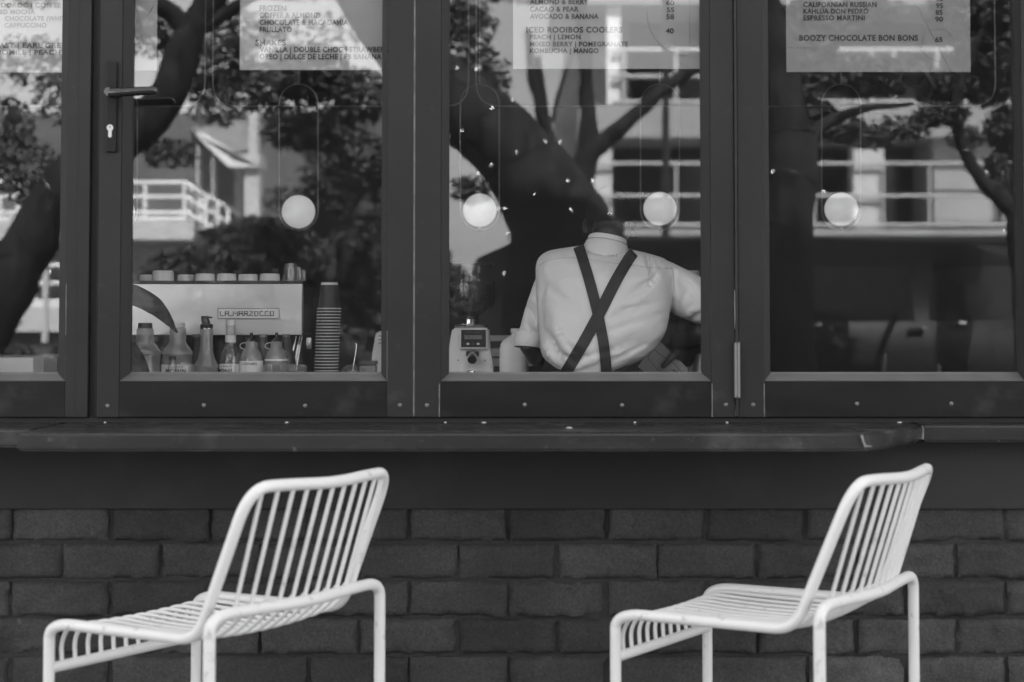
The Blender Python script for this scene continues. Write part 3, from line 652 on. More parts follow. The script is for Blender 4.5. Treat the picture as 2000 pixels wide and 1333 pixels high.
# dome lid cup with a straw, tub, till
Yd = 5.6; c = at(689, 700, Yd); k = S(Yd); dc = thing('dome_cup', 'clear domed plastic cup with a bent straw, right of the cup stack', 'cup', (c.x, Yd, CT))
zz = at(0, 733, Yd).z - CT
MB().lathe([(16 * k, 0), (23 * k, zz), (24 * k, zz + 1 * k), (22 * k, zz + 9 * k), (17 * k, zz + 17 * k), (11 * k, zz + 20.5 * k), (10 * k, zz + 20.5 * k)], (c.x, Yd, CT), 28, False).build('cup_wall', M['tumbler'], dc)
MB().tube(catmull([at(688, 735, Yd), at(691, 712, Yd), at(695, 690, Yd), at(696, 674, Yd), at(694, 670, Yd)], 4), .0016, 8).build('straw', M['chrome'], dc)
tb = at(720, 714, 5.72); t = thing('tub', 'plain grey tub behind the domed cup', 'tub', (tb.x, 5.72, CT))
MB().box((at(704, 0, 5.72).x, 5.72, CT), (at(736, 0, 5.72).x, 5.80, tb.z), .006).build('container', M['grey'], t); MB().box((at(703, 0, 5.72).x, 5.715, tb.z + .001), (at(737, 0, 5.72).x, 5.805, tb.z + .014), .004).build('lid', M['dark'], t)
c = at(741, 650, 5.9); t = thing('card_reader', 'pale machine with dark vents at the right edge of the handle window', 'machine', (c.x, 5.95, CT))
pl = [at(722, 722, 5.9), at(727, 690, 5.9), at(734, 652, 5.9), at(742, 647, 5.9), at(778, 647, 5.9), at(784, 722, 5.9)]; lo = at(0, 0, 1)
pl[0].z = CT; pl[-1].z = CT
MB().prism(pl, (0, .16, 0)).build('housing', M['pale'], t, smooth=False)
for y in (656, 663, 670):
    a = at(739, y, 5.899); b = at(756, y + 1.2, 5.899); MB().box((a.x, 5.897, b.z), (b.x, 5.9005, a.z)).build('vent', M['black'], t, smooth=False)
# dark arched leaves of a plant at the left
lp = thing('potted_plant', 'plant with long dark arched leaves at the left edge of the coffee machine', 'plant', (at(215, 700, 5.2).x, 5.2, CT - .8))
def blade(pts, ws, Y):
    P = catmull([at(x, y, Y + d) for x, y, d in pts], 6); n = len(P); mb = MB(); vs = []
    for i, p in enumerate(P):
        u = i / (n - 1) * (len(ws) - 1); q = int(min(u, len(ws) - 2)); wd = (ws[q] + (ws[q + 1] - ws[q]) * (u - q)) * S(Y)
        tn = (P[min(i + 1, n - 1)] - P[max(i - 1, 0)]).normalized(); nn = Vector((-tn.z, 0, tn.x)).normalized()
        for s_, dy in ((-1, 0), (-.5, .010), (0, .018), (.5, .010), (1, 0), (.5, .012), (0, .021), (-.5, .012)): vs.append(p + nn * wd * s_ * .5 + Vector((0, dy + .002 * sin(i * 1.7 + s_), 0)))
    fs = [(i * 8 + a, i * 8 + (a + 1) % 8, (i + 1) * 8 + (a + 1) % 8, (i + 1) * 8 + a) for i in range(n - 1) for a in range(8)]
    mb.add(vs, fs); return mb
bl = at(200, 600, 5.2)
blade([(190, 585, .05), (225, 570, .02), (262, 577, 0), (300, 597, 0), (325, 622, 0), (346, 650, 0)], [26, 36, 40, 36, 22, 3], 5.2).build('leaf', M['leaf_in'], lp)
blade([(190, 640, .05), (225, 665, 0), (255, 690, 0), (278, 730, 0), (292, 790, 0)], [20, 34, 40, 30, 8], 5.2).build('leaf', M['leaf_in'], lp)
MB().tube([Vector((bl.x, 5.2, .45)), at(200, 640, 5.22), at(192, 590, 5.24)], [.02, .012, .006], 8).build('stem', M['leaf_in'], lp)
MB().lathe([(.11, 0), (.15, .38), (.16, .40), (.145, .40), (.14, .37)], (bl.x, 5.2, .02), 28).build('pot', M['grey'], lp)
MB().tube([at(192, 592, 5.24), at(191, 630, 5.24), at(192, 642, 5.24)], .006, 8).build('stalk', M['leaf_in'], lp)

# left window: boxes
t = thing('box', 'small white box at the bottom of the leftmost window', 'box', (at(10, 700, 5.3).x, 5.3, CT))
a = at(-45, 699, 5.3); b = at(65, 699, 5.3); MB().box((a.x, 5.3, .78), (b.x, 5.42, a.z), .003).build('carton', M['pale'], t, smooth=False)
t = MB(); a = at(-80, 694, 5.5); b = at(112, 694, 5.5); t.box((a.x, 5.5, CT), (b.x, 5.8, a.z), .005); tag(t.build('tray', M['grey']), 'grey tray behind the small white box', 'tray')
MB().box((-2.6, 5.12, .74), (-1.15, 5.449, .779), .004)
t = thing('shelf', 'narrow dark shelf holding the small white box', 'shelf', (-1.9, 5.3, .76)); MB().box((-2.6, 5.12, .74), (at(120, 700, 5.3).x, 5.446, .779), .004).build('board', M['dark'], t, smooth=False)
MB().box((-2.5, 5.40, .02), (-2.44, 5.444, .739)).build('bracket', M['dark'], t, smooth=False)

# ------------------------------------------------------------------ grinder
Yg_ = 5.66; gx = at(919, 700, Yg_).x; k = S(Yg_)
gr = thing('coffee_grinder', 'pale coffee grinder with a clear bean hopper, left of the milk jug', 'grinder', (gx, Yg_, CT))
def P(x, y, d=0): return at(x, y, Yg_ + d)
zb = CT + .012; zt = P(0, 641).z
def ring4(z, x0, x1, y0, y1): return [(x0, y0, z), (x1, y0, z), (x1, y1, z), (x0, y1, z)]
hgt = [(zb, 868, 966, -.01, .20), (P(0, 715).z, 871, 963, -.008, .20), (P(0, 684).z, 876, 958, -.004, .19), (zt, 883, 954, .02, .18)]
bm = bmesh.new(); rows = []
for z, x0, x1, y0, y1 in hgt:
    a0, a1 = at(x0, 640, Yg_).x, at(x1, 640, Yg_).x
    rows.append([bm.verts.new(p) for p in ring4(z, a0, a1, Yg_ + y0, Yg_ + y1)])
for a, b in zip(rows, rows[1:]):
    for i in range(4): bm.faces.new((a[i], a[(i + 1) % 4], b[(i + 1) % 4], b[i]))
bm.faces.new(rows[0][::-1]); bm.faces.new(rows[-1])
bmesh.ops.bevel(bm, geom=bm.edges[:], offset=.006, segments=3, affect='EDGES')
mb = MB(); bm.verts.index_update(); mb.add([v.co[:] for v in bm.verts], [[v.index for v in f.verts] for f in bm.faces]); bm.free(); mb.build('housing', M['body'], gr)
def face(x0, x1, y0, y1, d, tk, bev=.002):
    mb = MB(); a = P(x0, y1, d); b = P(x1, y0, d); mb.box((a.x, Yg_ + d, a.z), (b.x, Yg_ + d + tk, b.z), bev); return mb
sc_ = face(897, 952, 642, 682, -.026, .034).build('display_frame', M['body'], gr)
face(900.5, 949, 644.5, 678.5, -.028, .004, .0005).build('display', M['black'], gr, smooth=False)
face(907, 941, 655, 663, -.0295, .002, .0003).build('lcd_screen', M['lcd'], gr, smooth=False)
mb = MB(); text_at(mb, 'coffee on demand', 912, 936, 647.5, 650.5, Yg_ - .0285, 0); mb.build('lettering', M['grey'], gr, smooth=False)
for x in (914, 934):
    a = P(x, 672, -.029); MB().ball(a, (.0055, .0015, .004), 12, 8).build('button', M['pale'], gr)
a = P(924, 672, -.0288); MB().tube([a + Vector((.004 * cos(t_), 0, .004 * sin(t_))) for t_ in [2 * pi * i / 12 for i in range(13)]], .0005, 5).build('button_ring', M['grey'], gr)
a = P(923, 692, 0)
MB().box((P(911, 0).x, Yg_ - .020, P(0, 697).z), (P(936, 0).x, Yg_ - .003, P(0, 686).z), .005).build('spout_bracket', M['black'], gr)
MB().tube([a + Vector((0, -.012, 0)), a + Vector((0, -.04, -.012)), a + Vector((0, -.055, -.018))], [.014, .0165, .0155], 18).build('spout', M['chrome'], gr)
MB().tube([a + Vector((0, -.056, -.0185)), a + Vector((0, -.0575, -.019))], [.0135, .0135], 18).build('spout_mouth', M['black'], gr)
for x in (894.5, 948):
    for y in (704, 728): a = P(x, y, -.009); MB().ball(a, (.003, .002, .003), 10, 6).build('screw', M['chrome'], gr)
a = P(922, 728, -.02); MB().lathe([(.004, .008), (.017, .006), (.019, 0), (.019, -.02)][::-1], a, 20).build('holder', M['chrome'], gr)
# collar, hopper, beans
def lp_(name, m, prof, seg=32, cap=True, c0=None, dy=.085):
    mb = MB(); mb.lathe([(hw * k, at(0, py, Yg_ + dy).z) for hw, py in prof][::-1], (gx, Yg_ + dy, 0), seg, cap); return mb.build(name, m, gr)
mb = MB(); seg = 96; z0, z1 = at(0, 640.5, Yg_ + .085).z, at(0, 633, Yg_ + .085).z; pts = []
for z, q in ((z0, 33), (z0 + .001, 33.5), (z1 - .001, 33.5), (z1, 32), (z1, 20)):
    for i in range(seg): r_ = q * k * (1 - (.025 if i % 2 else 0)); a = 2 * pi * i / seg; pts.append((gx + r_ * cos(a), Yg_ + .085 + r_ * sin(a), z))
mb.add(pts, [(i * seg + q, i * seg + (q + 1) % seg, (i + 1) * seg + (q + 1) % seg, (i + 1) * seg + q) for i in range(4) for q in range(seg)]); mb.build('adjuster_ring', M['chrome'], gr)
lp_('collar', M['chrome'], [(13, 622), (17, 624), (17, 633)])
lp_('neck', M['black'], [(15, 614), (16, 622.5)])
lp_('hopper', M['smoke'], [(45, 517), (46.5, 519), (46.5, 585), (44, 597), (34, 609), (17, 618), (14, 621)], 40, False)
lp_('beans', M['beans'], [(2, 551), (20, 550), (36, 553), (44, 556), (44.5, 585), (42, 596), (32, 608), (15, 617)], 40)
lp_('hopper_lid', M['dark'], [(44, 514.5), (46.5, 515.5), (46.5, 518)], 40)

# milk jug
Yj = 5.64; jx = at(1004, 700, Yj).x; kj = S(Yj)
mj = thing('milk_jug', 'white plastic milk jug between the grinder and the barista', 'jug', (jx, Yj, CT))
mb = MB(); rows = [(19, 9, 651), (20, 10, 652), (13, 13, 654), (24, 22, 664), (29, 27, 676), (29.5, 28, 700), (29.5, 28, 760)]
prof = [(9, 651), (10, 653), (13, 656), (21, 664), (27, 672), (29, 682), (29.5, 700), (29.5, 720)]
pts = []; seg = 32
prof2 = [(a, at(0, b, Yj).z) for a, b in prof] + [(29, CT + .006), (26, CT)]
for hw, z in prof2[::-1]:
    for i in range(seg):
        a = 2 * pi * i / seg; ca, sa = cos(a), sin(a); q = (abs(ca) ** 3 + abs(sa) ** 3) ** (-1 / 3) if hw > 20 else 1
        q = min(q, 1.18) / (1.0 if hw <= 20 else 1.0); ox = .0 if hw > 20 else .012
        pts.append((jx + hw * kj * ca * min(q, 1.0 if abs(ca) > .99 else q) * .96 + ox * (1 - hw / 30), Yj + hw * kj * sa * q * .96, z))
n = len(prof2); mb.add(pts, [(i * seg + q, i * seg + (q + 1) % seg, (i + 1) * seg + (q + 1) % seg, (i + 1) * seg + q) for i in range(n - 1) for q in range(seg)] + [tuple(range(seg))[::-1], tuple((n - 1) * seg + q for q in range(seg))])
mb.build('jug_body', M['jug'] if 'jug' in M else M['pale'], mj)
mb = MB(); mb.lathe([(10.5 * kj, at(0, 651, Yj).z), (11.5 * kj, at(0, 650, Yj).z), (11.5 * kj, at(0, 643.5, Yj).z), (10.5 * kj, at(0, 642, Yj).z)], (jx + .008, Yj, 0), 32); mb.build('cap', M['rim'], mj)
# trays between grinder and jug
t = thing('rack', 'low rack of pale trays between the grinder and the milk jug', 'rack', (at(966, 0, 5.95).x, 5.98, CT))
for y0, y1 in ((656, 667), (681, 697), (700, 716)):
    a = at(940, y1, 5.95); b = at(1040, y0, 5.95); MB().box((a.x, 5.95, a.z), (b.x, 6.2, b.z), .003).build('tray', M['pale'], t, smooth=False)
for x in (941, 1036):
    a = at(x, 0, 5.96).x; MB().box((a, 5.965, CT), (a + .006, 6.19, at(0, 655, 5.95).z)).build('upright', M['dark'], t, smooth=False)
# right: dark cabinet with a tub on it, steel pitcher
a = at(1325, 548, 5.95); b = at(1485, 548, 5.95)
t = thing('cabinet', 'dark cabinet standing on the right hand counter behind the barista', 'cabinet', ((a.x + b.x) / 2, 6.1, CT))
MB().box((a.x, 5.95, CT), (b.x, 6.3, a.z), .006).build('carcass', M['black'], t); MB().box((a.x + .02, 5.944, CT + .03), (b.x - .02, 5.9495, a.z - .03), .002).build('door', M['black'], t)
c = at(1352, 548, 6.0); t = MB(); t.lathe(cup_prof(14.5 * S(6.0), at(0, 529, 6.0).z - a.z - .0005), (0, 0, 0), 32); t = t.build('bowl', M['pale']); t.location = (c.x, 6.0, a.z + .0005)
tag(t, 'white ribbed bowl above the barista\'s right sleeve', 'bowl')
c = at(1362, 700, 5.66); t = thing('steel_pitcher', 'grey steel pitcher at the bottom right of the barista\'s window', 'pitcher', (c.x, 5.66, CT))
hh = at(0, 684, 5.66).z - CT
MB().lathe([(.040, 0), (.043, .01), (.042, hh * .5), (.038, hh * .8), (.040, hh), (.038, hh), (.036, hh * .8), (.03, .02)], (c.x, 5.66, CT), 28, False).build('vessel', M['steel'], t)
MB().tube(catmull([(c.x + .038, 5.66, CT + hh * .85), (c.x + .075, 5.66, CT + hh * .8), (c.x + .075, 5.66, CT + hh * .35), (c.x + .041, 5.66, CT + hh * .25)], 5), .004, 8).build('handle', M['steel'], t)

# ------------------------------------------------------------------ pendants
YL = 6.9; kl = S(YL)
bars = ((415, 915), (930, 1430), (1445, 1945), (-100, 400))
for i, (x0, x1) in enumerate(bars):
    a, b = at(x0, 208, YL), at(x1, 208, YL); rr = 48 * kl
    t = thing('hanging_frame', ['thin rounded wire frame hanging in the handle window and over the first globe', 'thin rounded wire frame hanging over the barista', 'thin rounded wire frame in the rightmost window', 'thin rounded wire frame over the leftmost globe'][i], 'light frame', ((a.x + b.x) / 2, YL, a.z), group='rounded wire frames under the ceiling')
    MB().tube(fillet([(a.x, YL, 2.5), (a.x, YL, a.z), (b.x, YL, a.z), (b.x, YL, 2.5), ((a.x + b.x) / 2, YL, 2.5), (a.x, YL, 2.501)], [rr, rr, rr, .02], 8), .0028, 8).build('wire_loop', M['wire'], t)
    for x in (a.x + .2, b.x - .2): MB().tube([(x, YL, 2.5), (x, YL, 3.399)], .003, 8).build('suspension_rod', M['wire'], t)
gl_lab = ['globe lamp half hidden behind the left edge of the handle window', 'globe lamp in the handle window above the glasses', 'globe lamp left of the barista', 'globe lamp right of the barista\'s head', 'globe lamp in the rightmost window']
for i, (cx, cyy) in enumerate(((230, 414), (583, 414), (937, 411), (1289, 408), (1643, 409))):
    c = at(cx, cyy, YL + .0); t = thing('pendant_lamp', gl_lab[i], 'lamp', c, group='white globe lamps in wire loops')
    MB().ball(c, 32.5 * kl, 36, 24).build('globe', M['globe'], t)
    x0, x1 = cx - 38, cx + 38; pts = [at(x0, 205, YL)]
    pts = [at(cx - 38 * cos(R(q)), 203 - 38 * sin(R(q)), YL + .01) for q in range(0, 181, 12)] + [at(cx + 38 * cos(R(q)), 412 + 38 * sin(R(q)), YL + .01) for q in range(0, 181, 12)]
    pts.append(pts[0])
    MB().tube(pts, .0024, 8).build('wire_loop', M['wire'], t)
    MB().tube([at(cx, 446, YL), at(cx, 451, YL + .01)], .006, 10).build('lamp_holder', M['wire'], t)
    MB().tube([at(cx, 165, YL + .01), (c.x, YL + .01, 3.399)], .0012, 6).build('cord', M['wire'], t)

exec_people = True
# ------------------------------------------------------------------ person
def remesh(mb, vox, smooth_it=6, name='tmp'):
    me = bpy.data.meshes.new(name); me.from_pydata(mb.v, [], mb.f); me.update()
    bm = bmesh.new(); bm.from_mesh(me); bmesh.ops.recalc_face_normals(bm, faces=bm.faces[:]); bm.to_mesh(me); bm.free()
    o = bpy.data.objects.new(name, me); COL.objects.link(o)
    m = o.modifiers.new('r', 'REMESH'); m.mode = 'VOXEL'; m.voxel_size = vox
    s = o.modifiers.new('s', 'SMOOTH'); s.iterations = smooth_it; s.factor = .5
    bpy.context.view_layer.update()
    r = bpy.data.meshes.new_from_object(o.evaluated_get(bpy.context.evaluated_depsgraph_get()))
    bpy.data.objects.remove(o); bpy.data.meshes.remove(me); return r
def limb(mb, pts, rs, seg=20):
    for p, r in ((pts[0], rs[0]), (pts[-1], rs[-1])): mb.ball(p, r, 16, 12)
    mb.tube(pts, rs, seg)
YP_ = 5.22
pr_ = thing('person', 'barista in a white shirt with dark crossed suspenders, bending away over the counter', 'person', (at(1180, 700, 5.2).x, 5.25, .02))
kp_ = S(YP_)
rows = [(473, 1146, 1216, .105), (479, 1104, 1232, .10), (484, 1076, 1248, .09), (491, 1062, 1276, .07), (501, 1052, 1306, .055), (516, 1047, 1322, .04), (545, 1047, 1324, .02), (580, 1048, 1318, .00), (620, 1051, 1311, -.025), (640, 1053, 1306, -.035), (660, 1054, 1298, -.04), (680, 1055, 1284, -.045), (697, 1060, 1266, -.045), (712, 1072, 1240, -.04), (724, 1085, 1214, -.035), (738, 1096, 1200, -.03), (760, 1100, 1196, -.02)]
tor = MB(); seg = 48; vs = []
for py, x0, x1, dy in rows[::-1]:
    a = at(x0, py, YP_); b = at(x1, py, YP_); hw = (b.x - a.x) / 2; cx = (a.x + b.x) / 2; dp = .055 + .085 * min(1, (py - 468) / 70.0)
    yc = YP_ + dy + .10
    for i in range(seg):
        t_ = 2 * pi * i / seg; c_, s_ = cos(t_), sin(t_); e_ = 2 / 2.35
        vs.append((cx + hw * math.copysign(abs(c_) ** e_, c_), yc + dp * math.copysign(abs(s_) ** e_, s_), a.z))
n = len(rows)
tor.add(vs, [(i * seg + q, i * seg + (q + 1) % seg, (i + 1) * seg + (q + 1) % seg, (i + 1) * seg + q) for i in range(n - 1) for q in range(seg)] + [tuple(range(seg))[::-1], tuple((n - 1) * seg + q for q in range(seg))])
# sleeves
def Q(x, y, d=0.): return at(x, y, YP_ + d)
limb(tor, [Q(1084, 526, .17), Q(1064, 560, .185), Q(1047, 608, .18), Q(1034, 655, .165)], [26 * kp_, 24 * kp_, 23.5 * kp_, 23 * kp_])
limb(tor, [Q(1296, 552, .13), Q(1330, 572, .13), Q(1372, 592, .12), Q(1416, 604, .10), Q(1450, 612, .08)], [44 * kp_, 47 * kp_, 44 * kp_, 42 * kp_, 40 * kp_])
sm = remesh(tor, .0052, 10)
folds = [  # (x0,y0,x1,y1, amplitude, width) in photograph pixels: creases (negative) and ridges (positive)
 (1062, 545, 1056, 600, -.003, 6), (1056, 600, 1062, 660, -.003, 6),
 (1318, 530, 1311, 632, -.007, 3.0), (1325, 530, 1318, 630, .0035, 3.0),
 (1310, 640, 1240, 700, .007, 8), (1300, 655, 1220, 716, -.007, 6), (1290, 672, 1205, 722, .006, 6), (1265, 672, 1190, 705, -.007, 5), (1250, 680, 1195, 700, .005, 5),
 (1230, 620, 1180, 640, .003, 9), (1290, 560, 1230, 600, .004, 11), (1280, 545, 1235, 575, -.004, 8), (1265, 590, 1200, 622, -.004, 9),
 (1180, 690, 1240, 668, -.004, 6), (1185, 660, 1250, 640, .003, 8), (1060, 670, 1090, 720, .007, 7), (1068, 650, 1100, 715, -.006, 6), (1080, 640, 1115, 700, .005, 7),
 (1095, 690, 1130, 712, -.005, 5), (1100, 660, 1150, 690, .004, 7), (1120, 720, 1170, 700, .004, 5), (1120, 706, 1165, 690, -.004, 5),
 (1330, 545, 1360, 585, -.006, 6), (1345, 540, 1372, 570, .006, 6), (1325, 575, 1345, 620, .005, 7), (1318, 630, 1370, 598, .008, 7), (1330, 632, 1372, 612, -.009, 5), (1350, 550, 1330, 600, -.005, 6),
 (1265, 500, 1272, 530, -.006, 4), (1255, 505, 1262, 540, .005, 5), (1285, 508, 1300, 522, .005, 5), (1275, 515, 1295, 545, .004, 6), (1290, 525, 1260, 570, -.005, 5),
 (1090, 500, 1120, 520, .003, 8), (1210, 505, 1250, 520, -.003, 6), (1200, 560, 1290, 530, .003, 10), (1070, 560, 1120, 600, -.003, 9), (1075, 600, 1100, 660, .004, 8), (1120, 640, 1150, 600, -.003, 8), (1190, 600, 1300, 575, .003, 7), (1195, 645, 1300, 612, -.003, 7), (1075, 500, 1065, 530, .003, 6), (1100, 520, 1085, 600, .002, 12), (1130, 560, 1110, 640, -.002, 12),
 (1030, 600, 1046, 640, -.006, 5), (1022, 630, 1042, 660, .006, 5), (1036, 580, 1050, 600, .005, 5), (1016, 650, 1040, 676, -.005, 4)]
for v in sm.vertices:
    if v.normal.y > .35: continue
    d = 0; y = v.co.y; px = 1000 + F * v.co.x / y; py = 640 - F * (v.co.z - EYE) / y
    for x0, y0, x1, y1, am, wd in folds:
        L = Vector((x1 - x0, y1 - y0)); l2 = L.length_squared; t_ = ((px - x0) * L.x + (py - y0) * L.y) / l2; tc_ = max(0, min(1, t_))
        ds = math.hypot(px - x0 - L.x * tc_, py - y0 - L.y * tc_)
        if ds < wd * 3: d += am * (3.0 if px < 1320 else 1.3) * math.exp(-(ds / wd) ** 2) * (.35 + .65 * sin(pi * tc_))
    d += .004 * noise.noise(Vector((px * .022, py * .035, 3.1))) + .002 * noise.noise(Vector((px * .07 + py * .04, py * .05, 9)))
    v.co = v.co + v.normal * d * max(0, min(1, -v.normal.y * 1.4))
bm = bmesh.new(); bm.from_mesh(sm)
for _ in range(2): bmesh.ops.smooth_vert(bm, verts=bm.verts, factor=.5, use_axis_x=True, use_axis_y=True, use_axis_z=True)
bm.to_mesh(sm); bm.free(); sm.update()
dg = bpy.context.evaluated_depsgraph_get()
bvh = BVHTree.FromPolygons([v.co.copy() for v in sm.vertices], [tuple(p.vertices) for p in sm.polygons])
off = Vector(pr_['_o'])
sm2 = sm.copy()
for v in sm2.vertices: v.co = v.co - off
shirt = link('shirt', sm2, M['shirt'], pr_, True, 80)
def on_shirt(px, py, lift=.002):
    a = at(px, py, 4.6); d = (at(px, py, 6) - a).normalized(); h = bvh.ray_cast(a, d)
    return (h[0] - d * lift) if h[0] else None
def strap(pts, wpx):
    P = catmull([(x, y, 0) for x, y in pts], 14); rows_ = []
    for i, p in enumerate(P):
        tn = (P[min(i + 1, len(P) - 1)] - P[max(i - 1, 0)]).normalized(); nn = Vector((tn.y, -tn.x, 0)); row = []
        for q in (-1, -.5, 0, .5, 1):
            c = p + nn * wpx / 2 * q; h = on_shirt(c.x, c.y, .003)
            row.append(h)
        if all(row): rows_.append(row)
    mb = MB(); vs = []
    for row in rows_:
        ym = min(r.y for r in row)
        for r in row: vs.append(Vector((r.x, min(r.y, ym + .006), r.z)))
        for r in row[::-1]: vs.append(Vector((r.x, min(r.y, ym + .006) + .0022, r.z)))
    first = rows_[0]; back = [Vector((r.x, r.y + .035, r.z + .002)) for r in first]; over = [Vector((r.x, r.y + .010, r.z + .005)) for r in first]
    pre = []
    for row in (back, over):
        pre += row + [p + Vector((0, .002, -.002)) for p in row[::-1]]
    vs = pre + vs; rows_ = [back, over] + rows_
    n = len(rows_); mb.add(vs, [(i * 10 + q, i * 10 + (q + 1) % 10, (i + 1) * 10 + (q + 1) % 10, (i + 1) * 10 + q) for i in range(n - 1) for q in range(10)])
    return mb
strap([(1250, 482), (1244, 488), (1232, 500), (1205, 545), (1178, 598), (1148, 655), (1122, 700), (1102, 733)], 23).build('suspender', M['strap'], pr_)
s2 = strap([(1122, 470), (1129, 482), (1136, 500), (1150, 545), (1162, 590), (1172, 635), (1180, 680), (1185, 734)], 21)
s2.v = [(v[0], v[1] - .0025, v[2]) for v in s2.v]; s2.build('suspender', M['strap'], pr_)
# yoke seams and sleeve seam as thin thread
def seam(pts, r=.0008):
    P = [on_shirt(p.x, p.y, .0003) for p in catmull([(x, y, 0) for x, y in pts], 10)]; P = [p for p in P if p]
    return MB().tube(P, r, 5)
sm_ = seam([(1052, 519), (1075, 508), (1110, 504), (1140, 506), (1190, 513), (1240, 519), (1270, 523), (1312, 525)])
for q in ([(1312, 522), (1316, 550), (1313, 590), (1308, 632)], [(1268, 500), (1270, 520), (1266, 540)]):
    z_ = seam(q); sm_.add(z_.v, z_.f)
sm_.build('seam', M['thread'], pr_)
V, Fs = text_geo('PROUD MARY', 1147, 1207, 0, 1, .0)
vs = []
for v in V:
    py = 498 - v.y * 8 + (v.x - 1147) / 60 * 5; h = on_shirt(v.x, py, .0006 + v.z * .03); vs.append(h if h else Vector((0, 5.4, 1.2)))
MB().add(vs, Fs).build('lettering', M['thread'], pr_, smooth=False)
# collar: band around the tilted neck
nb = Q(1183, 492, .163); nh = Q(1190, 440, .185); ax = (nh - nb).normalized()
u_ = Vector((1, 0, 0)); u_ = (u_ - ax * u_.dot(ax)).normalized(); v_ = ax.cross(u_)
def band(h0, h1, r0, r1, th_, seg=40, wav=0.):
    vs = []; pr = [(h0, r0), (h0 * .5 + h1 * .5, (r0 + r1) / 2 + .002), (h1, r1), (h1 + .002, r1 - th_ / 2), (h1, r1 - th_), (h0, r0 - th_)]
    for h, r in pr:
        for i in range(seg):
            a = 2 * pi * i / seg; vs.append(nb + ax * (h + wav * sin(a * 2 + 1)) + (u_ * cos(a) * 1.02 + v_ * sin(a)) * r)
    n = len(pr); return MB().add(vs, [(i * seg + q, i * seg + (q + 1) % seg, ((i + 1) % n) * seg + (q + 1) % seg, ((i + 1) % n) * seg + q) for i in range(n) for q in range(seg)])
band(-.028, .042, 46 * kp_, 38 * kp_, .006, wav=.002).build('collar', M['shirt'], pr_)
band(-.040, .022, 54 * kp_, 41.5 * kp_, .004, wav=.002).build('collar_fold', M['shirt'], pr_)
MB().tube([nb + ax * (.0245 + .002 * sin(a * 2 + 1)) + (u_ * cos(a) * 1.02 + v_ * sin(a)) * 41.6 * kp_ for a in [2 * pi * i / 40 for i in range(41)]], .0013, 6).build('collar_seam', M['thread'], pr_)
# cuff of the left sleeve
ca, cb_ = Q(1035, 650, .165), Q(1030, 679, .165); cx_ = (cb_ - ca).normalized(); cu = Vector((0, 1, 0)); cu = (cu - cx_ * cu.dot(cx_)).normalized(); cv = cx_.cross(cu)
mb = MB(); vs = []
for h, r in ((0, 25.5), (.08, 27), (.5, 27.5), (.95, 27), (1, 26), (1.0, 23), (0, 22)):
    for i in range(36): a = 2 * pi * i / 36; vs.append(ca + (cb_ - ca) * h + cx_ * .006 * sin(a + 2.2) + (cu * cos(a) + cv * sin(a)) * r * kp_ * (1 + .03 * sin(3 * a)))
mb.add(vs, [(i * 36 + q, i * 36 + (q + 1) % 36, ((i + 1) % 7) * 36 + (q + 1) % 36, ((i + 1) % 7) * 36 + q) for i in range(7) for q in range(36)]); mb.build('cuff', M['shirt'], pr_)
# body: head, neck, arms, hands as one surface
bd_ = MB()
limb(bd_, [Q(1183, 506, .19), nb, nb + ax * .05, Q(1192, 447, .20)], [.052, .054, .052, .055])
hc = Q(1190, 433, .245)
bd_.ball(hc, (.074, .098, .092), 24, 18, Matrix.Rotation(R(-35), 3, 'X'))
bd_.ball(hc + Vector((0, .055, -.055)), (.052, .052, .052), 18, 12)            # jaw
bd_.ball(hc + Vector((0, .105, -.045)), (.014, .020, .018), 10, 8)              # nose
for sx in (-1, 1):
    bd_.ball(hc + Vector((sx * .076, .0, -.020)), (.010, .017, .030), 12, 10)   # ears
    bd_.ball(hc + Vector((sx * .03, .088, -.015)), (.014, .010, .008), 10, 8)   # brows
bd_.ball(hc + Vector((0, .088, -.082)), (.024, .012, .010), 10, 8)              # lips
lw1 = Q(1032, 672, .11); lw2 = Q(1048, 694, .16); lw3 = Q(1085, 700, .33)
limb(bd_, [Q(1060, 590, .19), Q(1040, 640, .17), lw1 + Vector((.002, .06, -.010)), lw2 + Vector((0, .03, 0)), (lw2 + lw3) / 2, lw3], [.023, .024, .030, .036, .031, .026])
def fingers(root, dirv, side, up, L=1., curl=.5):
    dirv = dirv.normalized()
    for i, (o_, ln) in enumerate(((-.030, .066), (-.010, .076), (.010, .072), (.029, .056))):
        p = root + side * o_; ps = [p]; d = dirv.copy()
        for q in range(3):
            d = (d - up * curl * .55).normalized(); p = p + d * ln * (.42, .33, .25)[q] * L; ps.append(p)
        limb(bd_, ps, [.0095, .009, .0085, .007], 10)
    ps = [root - dirv * .065 - side * .035, root - dirv * .03 - side * .055, root - dirv * .0 - side * .062 - up * .01]
    limb(bd_, ps, [.013, .011, .009], 10)
hr0 = lw3 + Vector((.03, .05, -.005)); bd_.ball(hr0, (.040, .045, .017), 16, 12, Matrix.Rotation(R(20), 3, 'Z'))
fingers(hr0 + Vector((.01, .035, 0)), Vector((.3, 1, -.1)), Vector((1, -.3, 0)).normalized(), Vector((0, 0, 1)), 1., .5)
